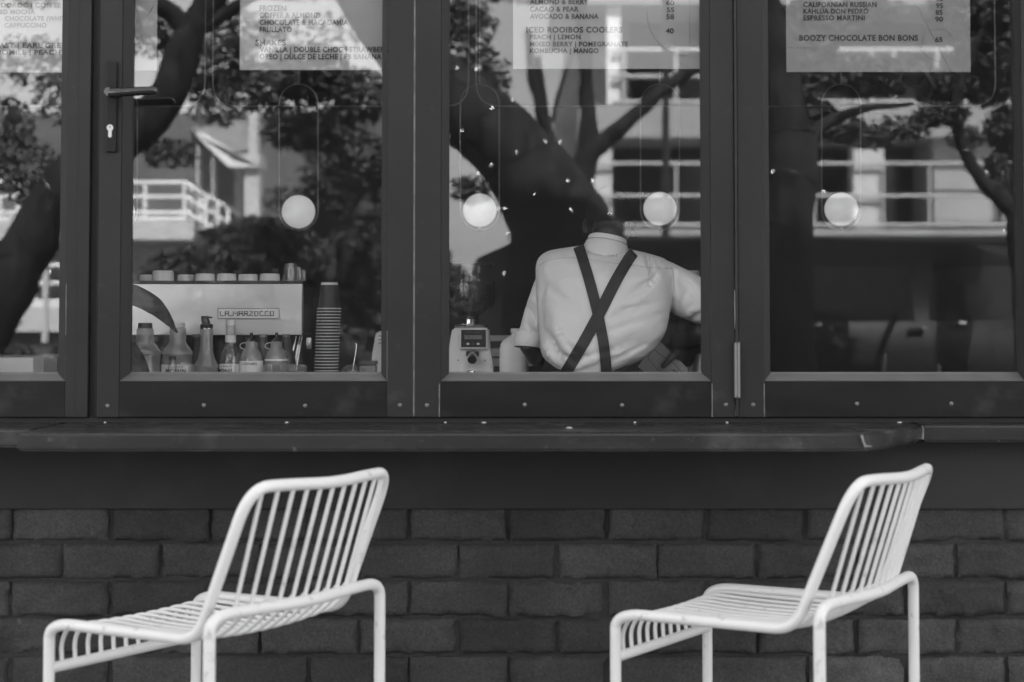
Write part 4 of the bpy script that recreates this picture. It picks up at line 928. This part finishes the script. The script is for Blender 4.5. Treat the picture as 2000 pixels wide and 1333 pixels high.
# right arm: out of the frame and back to the carton
limb(bd_, [Q(1360, 590, .12), Q(1425, 606, .12), Q(1440, 628, .09)], [.050, .047, .046])
limb(bd_, [Q(1440, 628, .09), Q(1405, 655, .14), Q(1372, 668, .19), Q(1345, 676, .22)], [.047, .045, .038, .030])
limb(bd_, [Q(1440, 622, .09), Q(1370, 652, .13), Q(1325, 664, .20)], [.040, .036, .028])
hp = Q(1336, 683, .225)
bd_.ball(hp, (.042, .028, .034), 18, 12, Matrix.Rotation(R(-35), 3, 'Y'))
for pts, rs in (([Q(1326, 684, .215), Q(1313, 697, .20), Q(1303, 708, .195), Q(1296, 716, .196)], [.0125, .0115, .0105, .0095]),
                ([Q(1338, 692, .23), Q(1330, 704, .262), Q(1322, 712, .275)], [.011, .0105, .009]),
                ([Q(1345, 692, .235), Q(1341, 706, .265), Q(1334, 716, .278)], [.011, .010, .0088]),
                ([Q(1352, 688, .24), Q(1351, 702, .268), Q(1346, 712, .28)], [.0105, .0098, .0085]),
                ([Q(1324, 672, .225), Q(1308, 676, .245), Q(1296, 683, .262), Q(1290, 691, .270)], [.012, .011, .010, .0085])):
    limb(bd_, pts, rs, 12)
# hips and legs
px_ = at(1150, 730, 5.2).x
limb(bd_, [(px_, 5.30, .92), (px_, 5.28, .86)], [.125, .13])
for sx in (-1, 1): limb(bd_, [(px_ + sx * .09, 5.28, .86), (px_ + sx * .10, 5.27, .50), (px_ + sx * .11, 5.24, .12)], [.085, .06, .045])
limb(bd_, [(px_, 5.30, .92), (px_ + .04, 5.36, 1.15)], [.12, .10])
bmh = remesh(bd_, .0048, 4)
for v in bmh.vertices: v.co = v.co - off
bo = link('body', bmh, M['skin'], pr_, True, 80)
# short hair cap
hm = MB().ball(hc + Vector((0, -.004, .012)), (.0765, .099, .091), 28, 20, Matrix.Rotation(R(-35), 3, 'X')); hm.f = [f for f in hm.f if sum(hm.v[i][2] for i in f) / len(f) > hc.z - .012 and sum(hm.v[i][1] for i in f) / len(f) < hc.y + .075]
hm.build('hair', M['hair'], pr_)
tr_ = MB()
limb(tr_, [(px_ + .01, 5.285, .93), (px_, 5.28, .84)], [.150, .150], 28)
for sx in (-1, 1): limb(tr_, [(px_ + sx * .085, 5.28, .84), (px_ + sx * .10, 5.27, .50), (px_ + sx * .11, 5.25, .10)], [.100, .080, .068])
tm = remesh(tr_, .010, 5)
for v in tm.vertices:
    v.co.y = 5.28 + (v.co.y - 5.28) * .82; v.co = v.co - off
link('trousers', tm, M['trousers'], pr_, True, 80)
for sx in (-1, 1):
    sh = MB(); sh.ball((px_ + sx * .11, 5.30, .06), (.048, .135, .042), 20, 12); sh.v = [(a, b, max(c, .021)) for a, b, c in sh.v]; sh.build('shoe', M['black'], pr_)
# carton in the hand
ctn = thing('milk_carton', 'pale drink carton tilted in the barista\'s right hand', 'carton', Q(1300, 730, .22))
cs = [Q(1286, 664, .225), Q(1345, 722, .225), Q(1312, 775, .225), Q(1246, 716, .225)]
mb = MB().prism(cs, (0, .055, 0)); mb.build('box', M['carton'], ctn, smooth=False)
mb = MB()
for pl in ([(1272, 690), (1266, 697), (1268, 704), (1276, 712), (1286, 726)], [(1279, 683), (1286, 691), (1298, 698), (1312, 706), (1328, 724)]):
    mb.tube([Q(x, y, .2245) for x, y in pl], .0008, 5)
mb.tube([Q(1322, 727, .2245), Q(1326, 722, .2245), Q(1331, 728, .2245), Q(1325, 732, .2245), Q(1322, 727, .2245)], .0009, 5)
V, Fs = text_geo('AB', 0, 1, 0, 1, .02); ang = R(42); o_ = Q(1312, 724, .2240); kk = S(YP_ + .22)
mb.add([o_ + Vector(((v.x * 10 * cos(ang) + v.y * 5 * sin(ang)) * kk, v.z * .01, (-v.x * 10 * sin(ang) + v.y * 5 * cos(ang)) * kk)) for v in V], Fs)
mb.build('print', M['ink'], ctn)

# ------------------------------------------------------------------ across the street (seen mirrored in the glass)
def D(Z): return 2 * YG - Z
def mbox(mb, x0, x1, y0, y1, Z, dep, bev=0):   # front face at virtual depth Z, going back (away from the cafe) by dep
    a = mir(x0, y1, Z); b = mir(x1, y0, Z); mb.box((a.x, D(Z) - dep, a.z), (b.x, D(Z), b.z), bev); return mb
ZB = 33.0
M['railm2'] = mat('grey_railing', .36, .5)
ab = thing('apartment_building', 'pale balcony building across the street, mirrored in the right windows', 'building', (mir(1600, 640, ZB).x, D(ZB) - 4, 0))
mb = MB(); gz = 640 + EYE / S(ZB)
mbox(mb, 850, 3000, -700, gz, ZB + 2.2, 6); mb.build('wall', M['stucco2'], ab, smooth=False)
mb = MB()
for y0, y1 in ((205, 268), (-50, 8), (-330, -270)): mbox(mb, 1130, 3000, y0, y1, ZB, 2.19)
mbox(mb, 1130, 3000, 448, 460, ZB, 2.19)
mb.build('balcony_slab', M['concrete'], ab, smooth=False)
for x0, x1 in ((1145, 1195), (1668, 1726), (2080, 2150), (2500, 2560)):
    mbox(MB(), x0, x1, 269, 447, ZB + .15, .5).build('column', M['concrete2'], ab, smooth=False)
mbox(MB(), 1825, 1945, 269, 443, ZB + .4, 1.7).build('wall_panel', M['stucco2'], ab, smooth=False)
for x0, x1 in ((1186, 1212), (1880, 1900), (2300, 2330)): mbox(MB(), x0, x1, 9, 204, ZB + .15, .4).build('column', M['stucco'], ab, smooth=False)
for x0, x1, y0, y1 in ((1200, 1370, 275, 440), (1380, 1660, 275, 440), (1730, 1820, 275, 440), (1950, 2070, 275, 440), (1230, 1480, 20, 200), (1500, 1860, 20, 200), (1910, 2200, 20, 200), (1200, 1660, 475, 690), (1700, 2300, 475, 690)):
    w1 = mbox(MB(), x0, x1, y0, y1, ZB + 2.12, .06).build('window', M['pane_dark'], ab, smooth=False)
def railing(parent, x0, x1, bars, posts, Z, r=.035):
    mb = MB()
    for y in bars: mb.tube([mir(x0, y, Z), mir(x1, y, Z)], r, 8)
    for x in posts: mb.tube([mir(x, bars[0], Z), mir(x, bars[-1] + 3, Z)], r, 8)
    return mb.build('railing', M['railm2'] if parent.name.startswith('apartment') else M['railm'], parent)
railing(ab, 1130, 2990, (320, 383, 440), (1320, 1455, 1590, 1725, 1815, 1960, 2100, 2300, 2600), ZB + .05)
railing(ab, 1195, 2990, (98, 150, 200), (1218, 1320, 1440, 1570, 1702, 1745, 1830, 1960, 2100, 2400), ZB + .05, .045)
# brighter louvred block further left
lb_ = thing('white_building', 'white louvred building front mirrored at the left of the barista\'s window', 'building', (mir(960, 640, 38).x, D(38) - 3, 0))
mb = MB(); mbox(mb, 790, 1135, -700, 640 + EYE / S(38), 38, 5); mb.build('wall', M['stucco'], lb_, smooth=False)
for i, y in enumerate(range(-60, 600, 58)):
    mbox(MB(), 900 if i % 2 else 1000, 1120, y, y + 16, 37.95, .3).build('window', M['pane_dark'], lb_, smooth=False)
    mbox(MB(), 790, 1135, y + 22, y + 30, 37.9, .3).build('louvre', M['roof'], lb_, smooth=False)
    mbox(MB(), 872, 898, y + 34, y + 54, 37.93, .3).build('window', M['roof'], lb_, smooth=False); mbox(MB(), 930, 956, y + 34, y + 54, 37.93, .3).build('window', M['roof'], lb_, smooth=False)
# left building with canopy and stair
ZL = 27.0
sb = thing('canopy_building', 'pale low building with canopy and outside stair, mirrored in the handle window', 'building', (mir(300, 640, ZL).x, D(ZL) - 3, 0))
gl0 = 640 + EYE / S(ZL)
mbox(MB(), -600, 372, 470, gl0, ZL + 1.0, 4).build('wall', M['stucco2'], sb, smooth=False)
mbox(MB(), -600, 860, 222, 469, ZL + 3.2, 2).build('rear_wall', M['dimroof'], sb, smooth=False)
mbox(MB(), -600, 378, 430, 468, ZL, 4.2).build('balcony_slab', M['concrete2'], sb, smooth=False)
mb = MB(); mb.prism([mir(355, 235, ZL + 4), mir(478, 215, ZL + 4), mir(485, 292, ZL + 1), mir(430, 300, ZL + 1)], (0, -.3, 0)); mb.build('roof', M['roof'], sb, smooth=False)
mb = MB(); mb.prism([mir(380, 262, ZL + .5), mir(396, 258, ZL + .5), mir(462, 300, ZL), mir(506, 300, ZL), mir(506, 326, ZL), mir(446, 326, ZL)], (0, -.8, 0)); mb.build('canopy', M['concrete2'], sb, smooth=False)
for x0, x1, y0, y1, z in ((485, 503, 212, 299, .1), (474, 506, 327, gl0, .1), (380, 388, 285, gl0, .5), (410, 417, 305, gl0, .3), (455, 466, 330, gl0, .6)):
    mbox(MB(), x0, x1, y0, y1, ZL + z, .35).build('column', M['concrete2'], sb, smooth=False)
railing(sb, -580, 364, (357, 385, 416, 428), (-400, -300, -200, -100, 0, 35, 100, 180, 283, 360), ZL + .1, .03)
mb = MB(); 
for dy in (0, 28, 56): mb.tube([mir(364, 357 + dy, ZL + .1), mir(384, 372 + dy, ZL + .1), mir(470, 420 + dy, ZL + .6)], .03, 8)
for x in (372, 392, 402, 425, 445): mb.tube([mir(x, 357 + (x - 364) * .6, ZL + .2), mir(x, 440 + (x - 364) * .6, ZL + .2)], .03, 8)
mb.build('stair_railing', M['railm'], sb)
# second lower terrace seen in the leftmost window
mbox(MB(), -600, 180, 600, 648, ZL - 4, 2.6).build('terrace_wall', M['concrete2'], sb, smooth=False)
railing(sb, -580, 178, (519, 554, 590, 598), (-300, -200, -100, 0, 68, 150), ZL - 3.9, .03)
mbox(MB(), -590, 175, 520, 640 + EYE / S(ZL - 4), ZL - 1.2, .2).build('terrace_back', M['pane_dark'], sb, smooth=False)
mbox(MB(), 80, 92, 455, 640 + EYE / S(ZL - 4), ZL - 4.2, .12).build('column', M['concrete2'], sb, smooth=False)

def leaves(mb, c, r, n, s, rg, flat=1.0):
    c = Vector(c); n = int(n * 2.1); s = s * .62
    for _ in range(n):
        while True:
            p = Vector((rg.uniform(-1, 1), rg.uniform(-1, 1), rg.uniform(-1, 1)))
            if p.length < 1: break
        if noise.noise(c * .7 + p * 2.6) < -.12: continue
        p = Vector((p.x * r[0], p.y * r[1], p.z * r[2])) + c
        a = Vector((rg.gauss(0, 1), rg.gauss(0, 1), rg.gauss(0, .7))).normalized(); b = a.orthogonal().normalized(); b = (b * cos(rg.random() * 6) + a.cross(b) * sin(rg.random() * 6)).normalized()
        L = s * rg.uniform(.6, 1.4); Wd = L * .38
        i = len(mb.v); nrm = a.cross(b)
        mb.v += [tuple(p - a * L), tuple(p - a * .1 * L + b * Wd + nrm * Wd * .4), tuple(p + a * L), tuple(p - a * .1 * L - b * Wd + nrm * Wd * .4)]
        mb.f += [(i, i + 1, i + 2), (i, i + 2, i + 3)]
def tree(label, trunk_paths, blobs, group='street trees across from the cafe', lights=()):
    c0 = trunk_paths[0][0][0]
    t = thing('street_tree', label, 'tree', (c0[0], c0[1], 0), group=group)
    mb = MB()
    for pts, rs in trunk_paths:
        P = catmull(pts, 7); n = len(P); rr = []
        for i in range(n):
            u = i / (n - 1) * (len(rs) - 1); q = int(min(u, len(rs) - 2)); rr.append((rs[q] + (rs[q + 1] - rs[q]) * (u - q)))
        b0 = len(mb.v); mb.tube(P, rr, 14)
        for i in range(b0, len(mb.v)):
            v = Vector(mb.v[i]); d = noise.noise_vector(v * 4.0) * .035 + noise.noise_vector(v * 14) * .012
            mb.v[i] = tuple(v + d * min(1, rr[0] / .15))
    mb.build('trunk', M['bark'], t)
    cr = MB(); rg = random.Random(len(label))
    for (x, y, Z, rx, rz_, n, s) in blobs:
        k = S(Z); leaves(cr, mir(x, y, Z), (rx * k, max(rx, rz_) * k * .6, rz_ * k), n, s, rg)
    cr.build('crown', M['leaf'], t, smooth=False)
    return t, mb
def fairy(label, paths, n, seed):
    """string of small lit bulbs wound round limbs: paths [(pts, radii)]"""
    rg = random.Random(seed); W_ = MB(); p0 = Vector(paths[0][0][0]); t = thing('fairy_lights', label, 'string lights', p0, group='fairy lights on the trees'); bl_ = []
    for pts, rs in paths:
        P = catmull(pts, 12); m_ = len(P); wp = []
        for i, p in enumerate(P):
            u = i / (m_ - 1) * (len(rs) - 1); q = int(min(u, len(rs) - 2)); r = rs[q] + (rs[q + 1] - rs[q]) * (u - q) + .02
            tn = (P[min(i + 1, m_ - 1)] - P[max(i - 1, 0)]).normalized(); a = i * .75
            e1 = tn.cross(Vector((0, 1, 0))).normalized(); e2 = tn.cross(e1)
            wp.append(p + (e1 * cos(a) + e2 * sin(a)) * r)
        W_.tube(wp, .004, 5)
        bl_ += [(w1 + Vector((rg.uniform(-.03, .03), .02, rg.uniform(-.03, .03)))) for w1 in wp]
    W_.build('wire', M['black'], t)
    rg.shuffle(bl_); me = None
    for p in bl_[:n]:
        if me is None:
            o = MB().ball(p, .0042, 10, 8).build('bulb', M['bulb'], t); me = o; p_first = p
        else:
            o = me.copy(); COL.objects.link(o); o.parent = t; o.location = p - p_first; o.scale = (1, 1, 1)
Z1 = 12.0; k1 = S(Z1)
T1 = ([mir(1115, 960, Z1), mir(1110, 800, Z1), mir(1100, 640, Z1), mir(1105, 500, Z1 - .1), mir(1075, 410, Z1), mir(1000, 300, Z1), mir(895, 200, Z1), mir(800, 110, Z1 + .1), mir(700, -20, Z1 + .2), mir(620, -200, Z1 + .3)], [150 * k1, 128 * k1, 118 * k1, 115 * k1, 92 * k1, 78 * k1, 72 * k1, 60 * k1, 50 * k1, 35 * k1])
tree('big leaning dark trunk with fairy lights mirrored behind the barista', [T1,
   ([mir(1110, 620, Z1), mir(1150, 520, Z1 - .1), mir(1185, 470, Z1 - .1), mir(1205, 440, Z1)], [70 * k1, 60 * k1, 34 * k1, 12 * k1])],
   [(640, -140, Z1 + 1, 150, 90, 800, .08), (905, 60, Z1 + 2, 70, 70, 420, .07), (945, 140, Z1 + 2, 55, 45, 260, .06), (920, 370, Z1 + 1.2, 45, 30, 200, .06), (965, 165, Z1 + 2.5, 40, 25, 120, .06)])
fairy('tiny lit bulbs strung along the big leaning trunk', [(T1[0][3:8], T1[1][3:8])], 48, 3)
Z2 = 13.0; k2 = S(Z2)
T2 = ([mir(-150, 980, Z2), mir(-110, 800, Z2), mir(-40, 660, Z2), mir(45, 500, Z2), mir(120, 370, Z2), mir(215, 285, Z2), mir(300, 225, Z2), mir(345, 140, Z2), mir(375, 60, Z2), mir(430, -30, Z2), mir(500, -160, Z2)], [80 * k2, 66 * k2, 56 * k2, 52 * k2, 48 * k2, 45 * k2, 40 * k2, 34 * k2, 32 * k2, 26 * k2, 16 * k2])
B = []
tree('leafy tree whose limb crosses the two left windows from low left to top', [T2, ([mir(372, 75, Z2), mir(330, 20, Z2), mir(250, -10, Z2), mir(150, -60, Z2)], [22 * k2, 18 * k2, 14 * k2, 8 * k2]), ([mir(385, 60, Z2), mir(440, 25, Z2), mir(480, 0, Z2), mir(560, -40, Z2)], [20 * k2, 15 * k2, 12 * k2, 8 * k2])],
   [(60, 120, Z2 + 1, 90, 60, 330, .06), (40, 330, Z2 + 1, 80, 70, 560, .06), (10, 240, Z2 + 1, 60, 60, 330, .06), (110, 190, Z2 + 2, 50, 60, 240, .06), (300, 60, Z2 + 1, 60, 60, 350, .07), (60, -40, Z2 + 1, 120, 60, 260, .07),
    (430, 120, Z2 + 2, 80, 55, 620, .07), (520, 170, Z2 + 2, 110, 50, 900, .07), (600, 140, Z2 + 2, 90, 60, 900, .07), (690, 190, Z2 + 2, 90, 60, 1000, .07), (620, 260, Z2 + 2.5, 80, 50, 620, .07), (700, 320, Z2 + 3, 70, 70, 800, .07), (480, 60, Z2 + 3, 90, 40, 320, .07), (330, 300, Z2 + 1, 60, 30, 260, .06), (560, -60, Z2 + 2, 200, 60, 420, .07), (640, 60, Z2 + 3, 110, 40, 160, .06), (420, 220, Z2 + 2, 60, 30, 240, .06), (560, 250, Z2 + 4, 60, 45, 500, .07), (640, 380, Z2 + 4, 70, 45, 600, .07), (560, 390, Z2 + 5, 50, 30, 240, .06), (400, 170, Z2 + 3, 60, 35, 300, .07), (640, 330, Z2 + 5, 60, 60, 420, .07)])
fairy('tiny lit bulbs strung along the limb in the leftmost window', [(T2[0][2:6], T2[1][2:6])], 6, 5)
Z3 = 20.0; k3 = S(Z3)
tree('forked bare tree standing behind the big leaning trunk', [
   ([mir(1100, 800, Z3), mir(1105, 600, Z3), mir(1115, 430, Z3), mir(1140, 330, Z3), mir(1152, 270, Z3), mir(1146, 190, Z3), mir(1142, 90, Z3), mir(1135, -60, Z3)], [34 * k3, 30 * k3, 28 * k3, 26 * k3, 20 * k3, 14 * k3, 13 * k3, 9 * k3]),
   ([mir(1148, 300, Z3), mir(1190, 268, Z3), mir(1240, 225, Z3), mir(1290, 180, Z3), mir(1345, 140, Z3), mir(1420, 100, Z3)], [20 * k3, 17 * k3, 15 * k3, 14 * k3, 12 * k3, 9 * k3]),
   ([mir(1110, 420, Z3), mir(1085, 330, Z3), mir(1064, 250, Z3), mir(1042, 160, Z3), mir(1030, 60, Z3)], [20 * k3, 15 * k3, 12 * k3, 10 * k3, 7 * k3]),
   ([mir(1075, 290, Z3), mir(1062, 200, Z3), mir(1050, 110, Z3)], [9 * k3, 8 * k3, 6 * k3]),
   ([mir(1078, 240, Z3), mir(1092, 180, Z3), mir(1110, 130, Z3), mir(1135, 70, Z3)], [4 * k3, 4 * k3, 3 * k3, 2 * k3])],
   [(900, 30, Z3 + 1, 60, 40, 260, .10), (1020, -30, Z3 + 1, 120, 40, 500, .10), (1000, 250, Z3, 30, 20, 60, .08)])
Z4 = 12.0
T4 = ([mir(1540, 960, Z4), mir(1542, 800, Z4), mir(1543, 640, Z4), mir(1540, 480, Z4), mir(1545, 330, Z4), mir(1530, 200, Z4), mir(1500, 60, Z4), mir(1440, -120, Z4)], [62 * k1, 52 * k1, 48 * k1, 46 * k1, 52 * k1, 46 * k1, 42 * k1, 30 * k1])
tree('upright tree with fairy lights at the left of the rightmost window', [T4, ([mir(1550, 330, Z4), mir(1600, 250, Z4), mir(1680, 215, Z4), mir(1780, 200, Z4)], [24 * k1, 12 * k1, 8 * k1, 4 * k1])],
   [(1535, 120, Z4 + 1, 70, 110, 2400, .08), (1590, 60, Z4 + 1, 60, 70, 900, .08), (1640, 250, Z4 + 1, 60, 28, 330, .06), (1700, 270, Z4 + 1, 60, 22, 260, .055), (1760, 250, Z4 + 1, 70, 25, 300, .055), (1840, 225, Z4 + 1, 60, 25, 330, .06), (1700, 150, Z4 + 1, 130, 40, 900, .07), (1590, 235, Z4 + 1, 50, 40, 700, .07), (1650, 20, Z4 + 2, 120, 40, 400, .08)])
fairy('tiny lit bulbs strung round the upright tree in the rightmost window', [(T4[0][2:6], T4[1][2:6])], 9, 9)
Z5 = 13.0
T5 = ([mir(2040, 960, Z5), mir(2035, 760, Z5), mir(2028, 600, Z5), mir(2015, 460, Z5), mir(2020, 300, Z5), mir(2040, 100, Z5), mir(2030, -100, Z5)], [60 * k2, 52 * k2, 48 * k2, 44 * k2, 40 * k2, 36 * k2, 26 * k2])
tree('dark tree with a bowed limb at the right edge of the rightmost window', [T5, ([mir(2015, 440, Z5), mir(1965, 395, Z5), mir(1915, 350, Z5), mir(1885, 290, Z5), mir(1868, 220, Z5), mir(1880, 150, Z5), mir(1920, 60, Z5)], [22 * k2, 17 * k2, 14 * k2, 13 * k2, 12 * k2, 9 * k2, 6 * k2]), ([mir(1876, 235, Z5), mir(1840, 205, Z5), mir(1790, 195, Z5)], [8 * k2, 6 * k2, 3 * k2])],
   [(1930, 120, Z5 + 1, 70, 90, 1800, .075), (1960, 250, Z5 + 1, 40, 45, 500, .06), (1900, 20, Z5 + 1, 100, 60, 1100, .08), (1890, 270, Z5 + 1, 40, 25, 160, .055), (1950, 330, Z5 + 1, 30, 40, 260, .055), (1850, 170, Z5 + 1, 60, 35, 500, .065)])
fairy('tiny lit bulbs strung round the dark tree at the right edge', [(T5[0][1:5], T5[1][1:5]), ([mir(1965, 395, Z5), mir(1915, 350, Z5), mir(1885, 290, Z5)], [17 * k2, 14 * k2, 13 * k2])], 6, 11)

# hedge bushes
def bush(label, blobs, seed):
    c0 = mir(blobs[0][0], blobs[0][1], blobs[0][2]); t = thing('bush', label, 'bush', (c0.x, c0.y, 0), group='clipped bushes across the street')
    mb = MB(); core = MB(); rg = random.Random(seed)
    for x, y, Z, rx, rz_, n, s in blobs:
        k = S(Z); c = mir(x, y, Z); leaves(mb, c, (rx * k, rx * k * .7, rz_ * k), n, s, rg); core.ball(c, (rx * k * .8, rx * k * .5, rz_ * k * .8), 14, 10)
        core.tube([c, (c.x, c.y, 0)], [rx * k * .6, rx * k * .5], 10)
    core.build('branches', M['hedge'], t); mb.build('crown', M['hedge'], t, smooth=False)
bush('round leafy bush mirrored above the coffee machine', [(520, 500, 18, 120, 80, 3600, .07), (440, 500, 18, 80, 60, 1800, .07), (640, 480, 18.5, 110, 90, 3000, .07), (340, 540, 18, 70, 50, 1600, .07), (560, 650, 18, 180, 90, 2600, .09), (380, 660, 18, 120, 80, 1600, .09), (280, 670, 18, 90, 70, 1500, .08), (200, 690, 18, 90, 60, 900, .08)], 1)
bush('dark tall bush behind the cup stack', [(720, 470, 17, 70, 160, 3600, .07), (690, 640, 17, 90, 110, 2400, .08), (800, 560, 17, 90, 150, 1800, .09)], 2)
bush('dark low bush mirrored behind the grinder hopper', [(882, 650, 17, 62, 135, 3000, .08)], 3)
bush('low bush mirrored at the bottom of the leftmost window', [(-40, 700, 19, 120, 32, 1400, .08), (90, 700, 19, 110, 30, 1400, .08)], 4)

# street lamp post
t = thing('street_lamp', 'slim dark lamp post mirrored above the globe lamp right of the barista', 'street lamp', (mir(1300, 640, 24).x, D(24), 0))
MB().tube([(mir(1300, 640, 24).x, D(24), 0), mir(1300, 200, 24), mir(1300, -160, 24)], [.07, .05, .04], 12).build('pole', M['black'], t)
a = mir(1300, -160, 24); MB().tube([a, a + Vector((.3, 0, .12)), a + Vector((.8, 0, .15))], [.035, .03, .03], 10).build('arm', M['black'], t)
MB().ball(a + Vector((.95, 0, .13)), (.28, .12, .06), 14, 8).build('lamp_head', M['grey'], t)
# bollards
for x, x2, y, lab in ((1722, 1728, 690, 'taller pale bollard mirrored at the bottom of the rightmost window'), (1833, 1834, 712, 'shorter pale bollard mirrored at the bottom of the rightmost window')):
    p = mir(x2, y, 12.3); t = thing('bollard', lab, 'bollard', (mir(x, 800, 12.3).x, p.y, 0), group='pale bollards on the kerb')
    q = mir(x - 6, 930, 12.3); MB().tube([(q.x, p.y, 0), (p.x, p.y, p.z - .01), (p.x, p.y, p.z)], [.016, .014, .008], 12).build('post', M['grey'], t)
    MB().lathe([(.05, 0), (.05, .01), (.02, .015)], (q.x, p.y, 0), 16).build('base', M['grey'], t)

# parked car (dark van) across the trees
ZC = 14.4
cr_ = thing('parked_car', 'dark parked van mirrored low in the right windows', 'van', (mir(1616, 640, ZC).x, D(ZC) - .9, -.15))
L0, L1 = mir(903, 640, ZC).x, mir(2330, 640, ZC).x; L0, L1 = L1, L0; yb_ = D(ZC); H = lambda z: z - .15
prof = [(0, .35), (.02, .75), (.09, 1.05), (.16, 1.28), (.24, 1.80), (.30, 1.93), (.5, 1.98), (.93, 1.95), (.985, 1.8), (1.0, 1.2), (1.0, .35)]
bm = bmesh.new(); n = len(prof)
lay = [(0, 1.0, 0), (.06, 1, .03), (1.74, 1, .03), (1.8, 1, 0)]
rws = []
for i, (yy, _, _) in enumerate([(0, 0, 0), (.12, 0, 0), (1.68, 0, 0), (1.8, 0, 0)]):
    ins = .10 if i in (0, 3) else 0
    rws.append([bm.verts.new((L0 + (L1 - L0) * (u if ins == 0 else (.01 + u * .98)), yb_ - yy + (0 if z < 1.2 else (-.16 if i == 0 else (.16 if i == 3 else 0)) * (z - 1.2) / .8), H(z - (ins * .4 if z > 1.5 else 0)))) for u, z in prof])
for a, b in zip(rws, rws[1:]):
    for i in range(n): bm.faces.new((a[i], a[(i + 1) % n], b[(i + 1) % n], b[i]))
bm.faces.new(rws[0][::-1]); bm.faces.new(rws[-1]); bmesh.ops.recalc_face_normals(bm, faces=bm.faces[:]); bmesh.ops.bevel(bm, geom=bm.edges[:], offset=.03, segments=2, affect='EDGES')
mb = MB(); bm.verts.index_update(); mb.add([v.co[:] for v in bm.verts], [[v.index for v in f.verts] for f in bm.faces]); bm.free(); mb.build('body', M['car'], cr_)
for u0, u1 in ((.21, .36), (.38, .60), (.62, .92)):
    mb = MB(); x0 = L0 + (L1 - L0) * u0; x1 = L0 + (L1 - L0) * u1
    def ys(z): return yb_ - (z - 1.2) / .8 * .16 + .004
    mb.prism([Vector((x0, ys(1.28), H(1.28))), Vector((x1, ys(1.28), H(1.28))), Vector((x1 + .03, ys(1.74), H(1.74))), Vector((x0 - (.12 if u0 < .3 else .03), ys(1.74), H(1.74)))], (0, -.02, 0)); mb.build('window', M['carglass'], cr_, smooth=False)
for px, py in ((1587, 635), (1790, 643), (1870, 631)):
    p = mir(px, py, ZC); d_ = MB().box((p.x - .07, yb_ + .001, p.z - .015), (p.x + .07, yb_ + .03, p.z + .015), .008); d_.build('door_handle', M['chrome'], cr_)
for u in (.16, .82):
    x = L0 + (L1 - L0) * u
    for yy in (.03, 1.6):
        mb = MB(); mb.tube([(x, yb_ - yy + .03, .19), (x, yb_ - yy - .17, .19)], .34, 28); wh = mb.build('wheel', M['tyre'], cr_); mb = MB(); mb.tube([(x, yb_ - yy + .035, .19), (x, yb_ - yy + .02, .19)], .21, 20); mb.build('rim', M['grey'], wh)
for sx, nm in ((L0 - .02, 'headlight'), (L1 + .02, 'tail_light')):
    for yy in (.25, 1.55): MB().ball((sx, yb_ - yy, H(.85)), (.05, .14, .09), 12, 8).build(nm, M['grey'], cr_)

for o in bpy.data.objects:
    if '_o' in o: del o['_o']
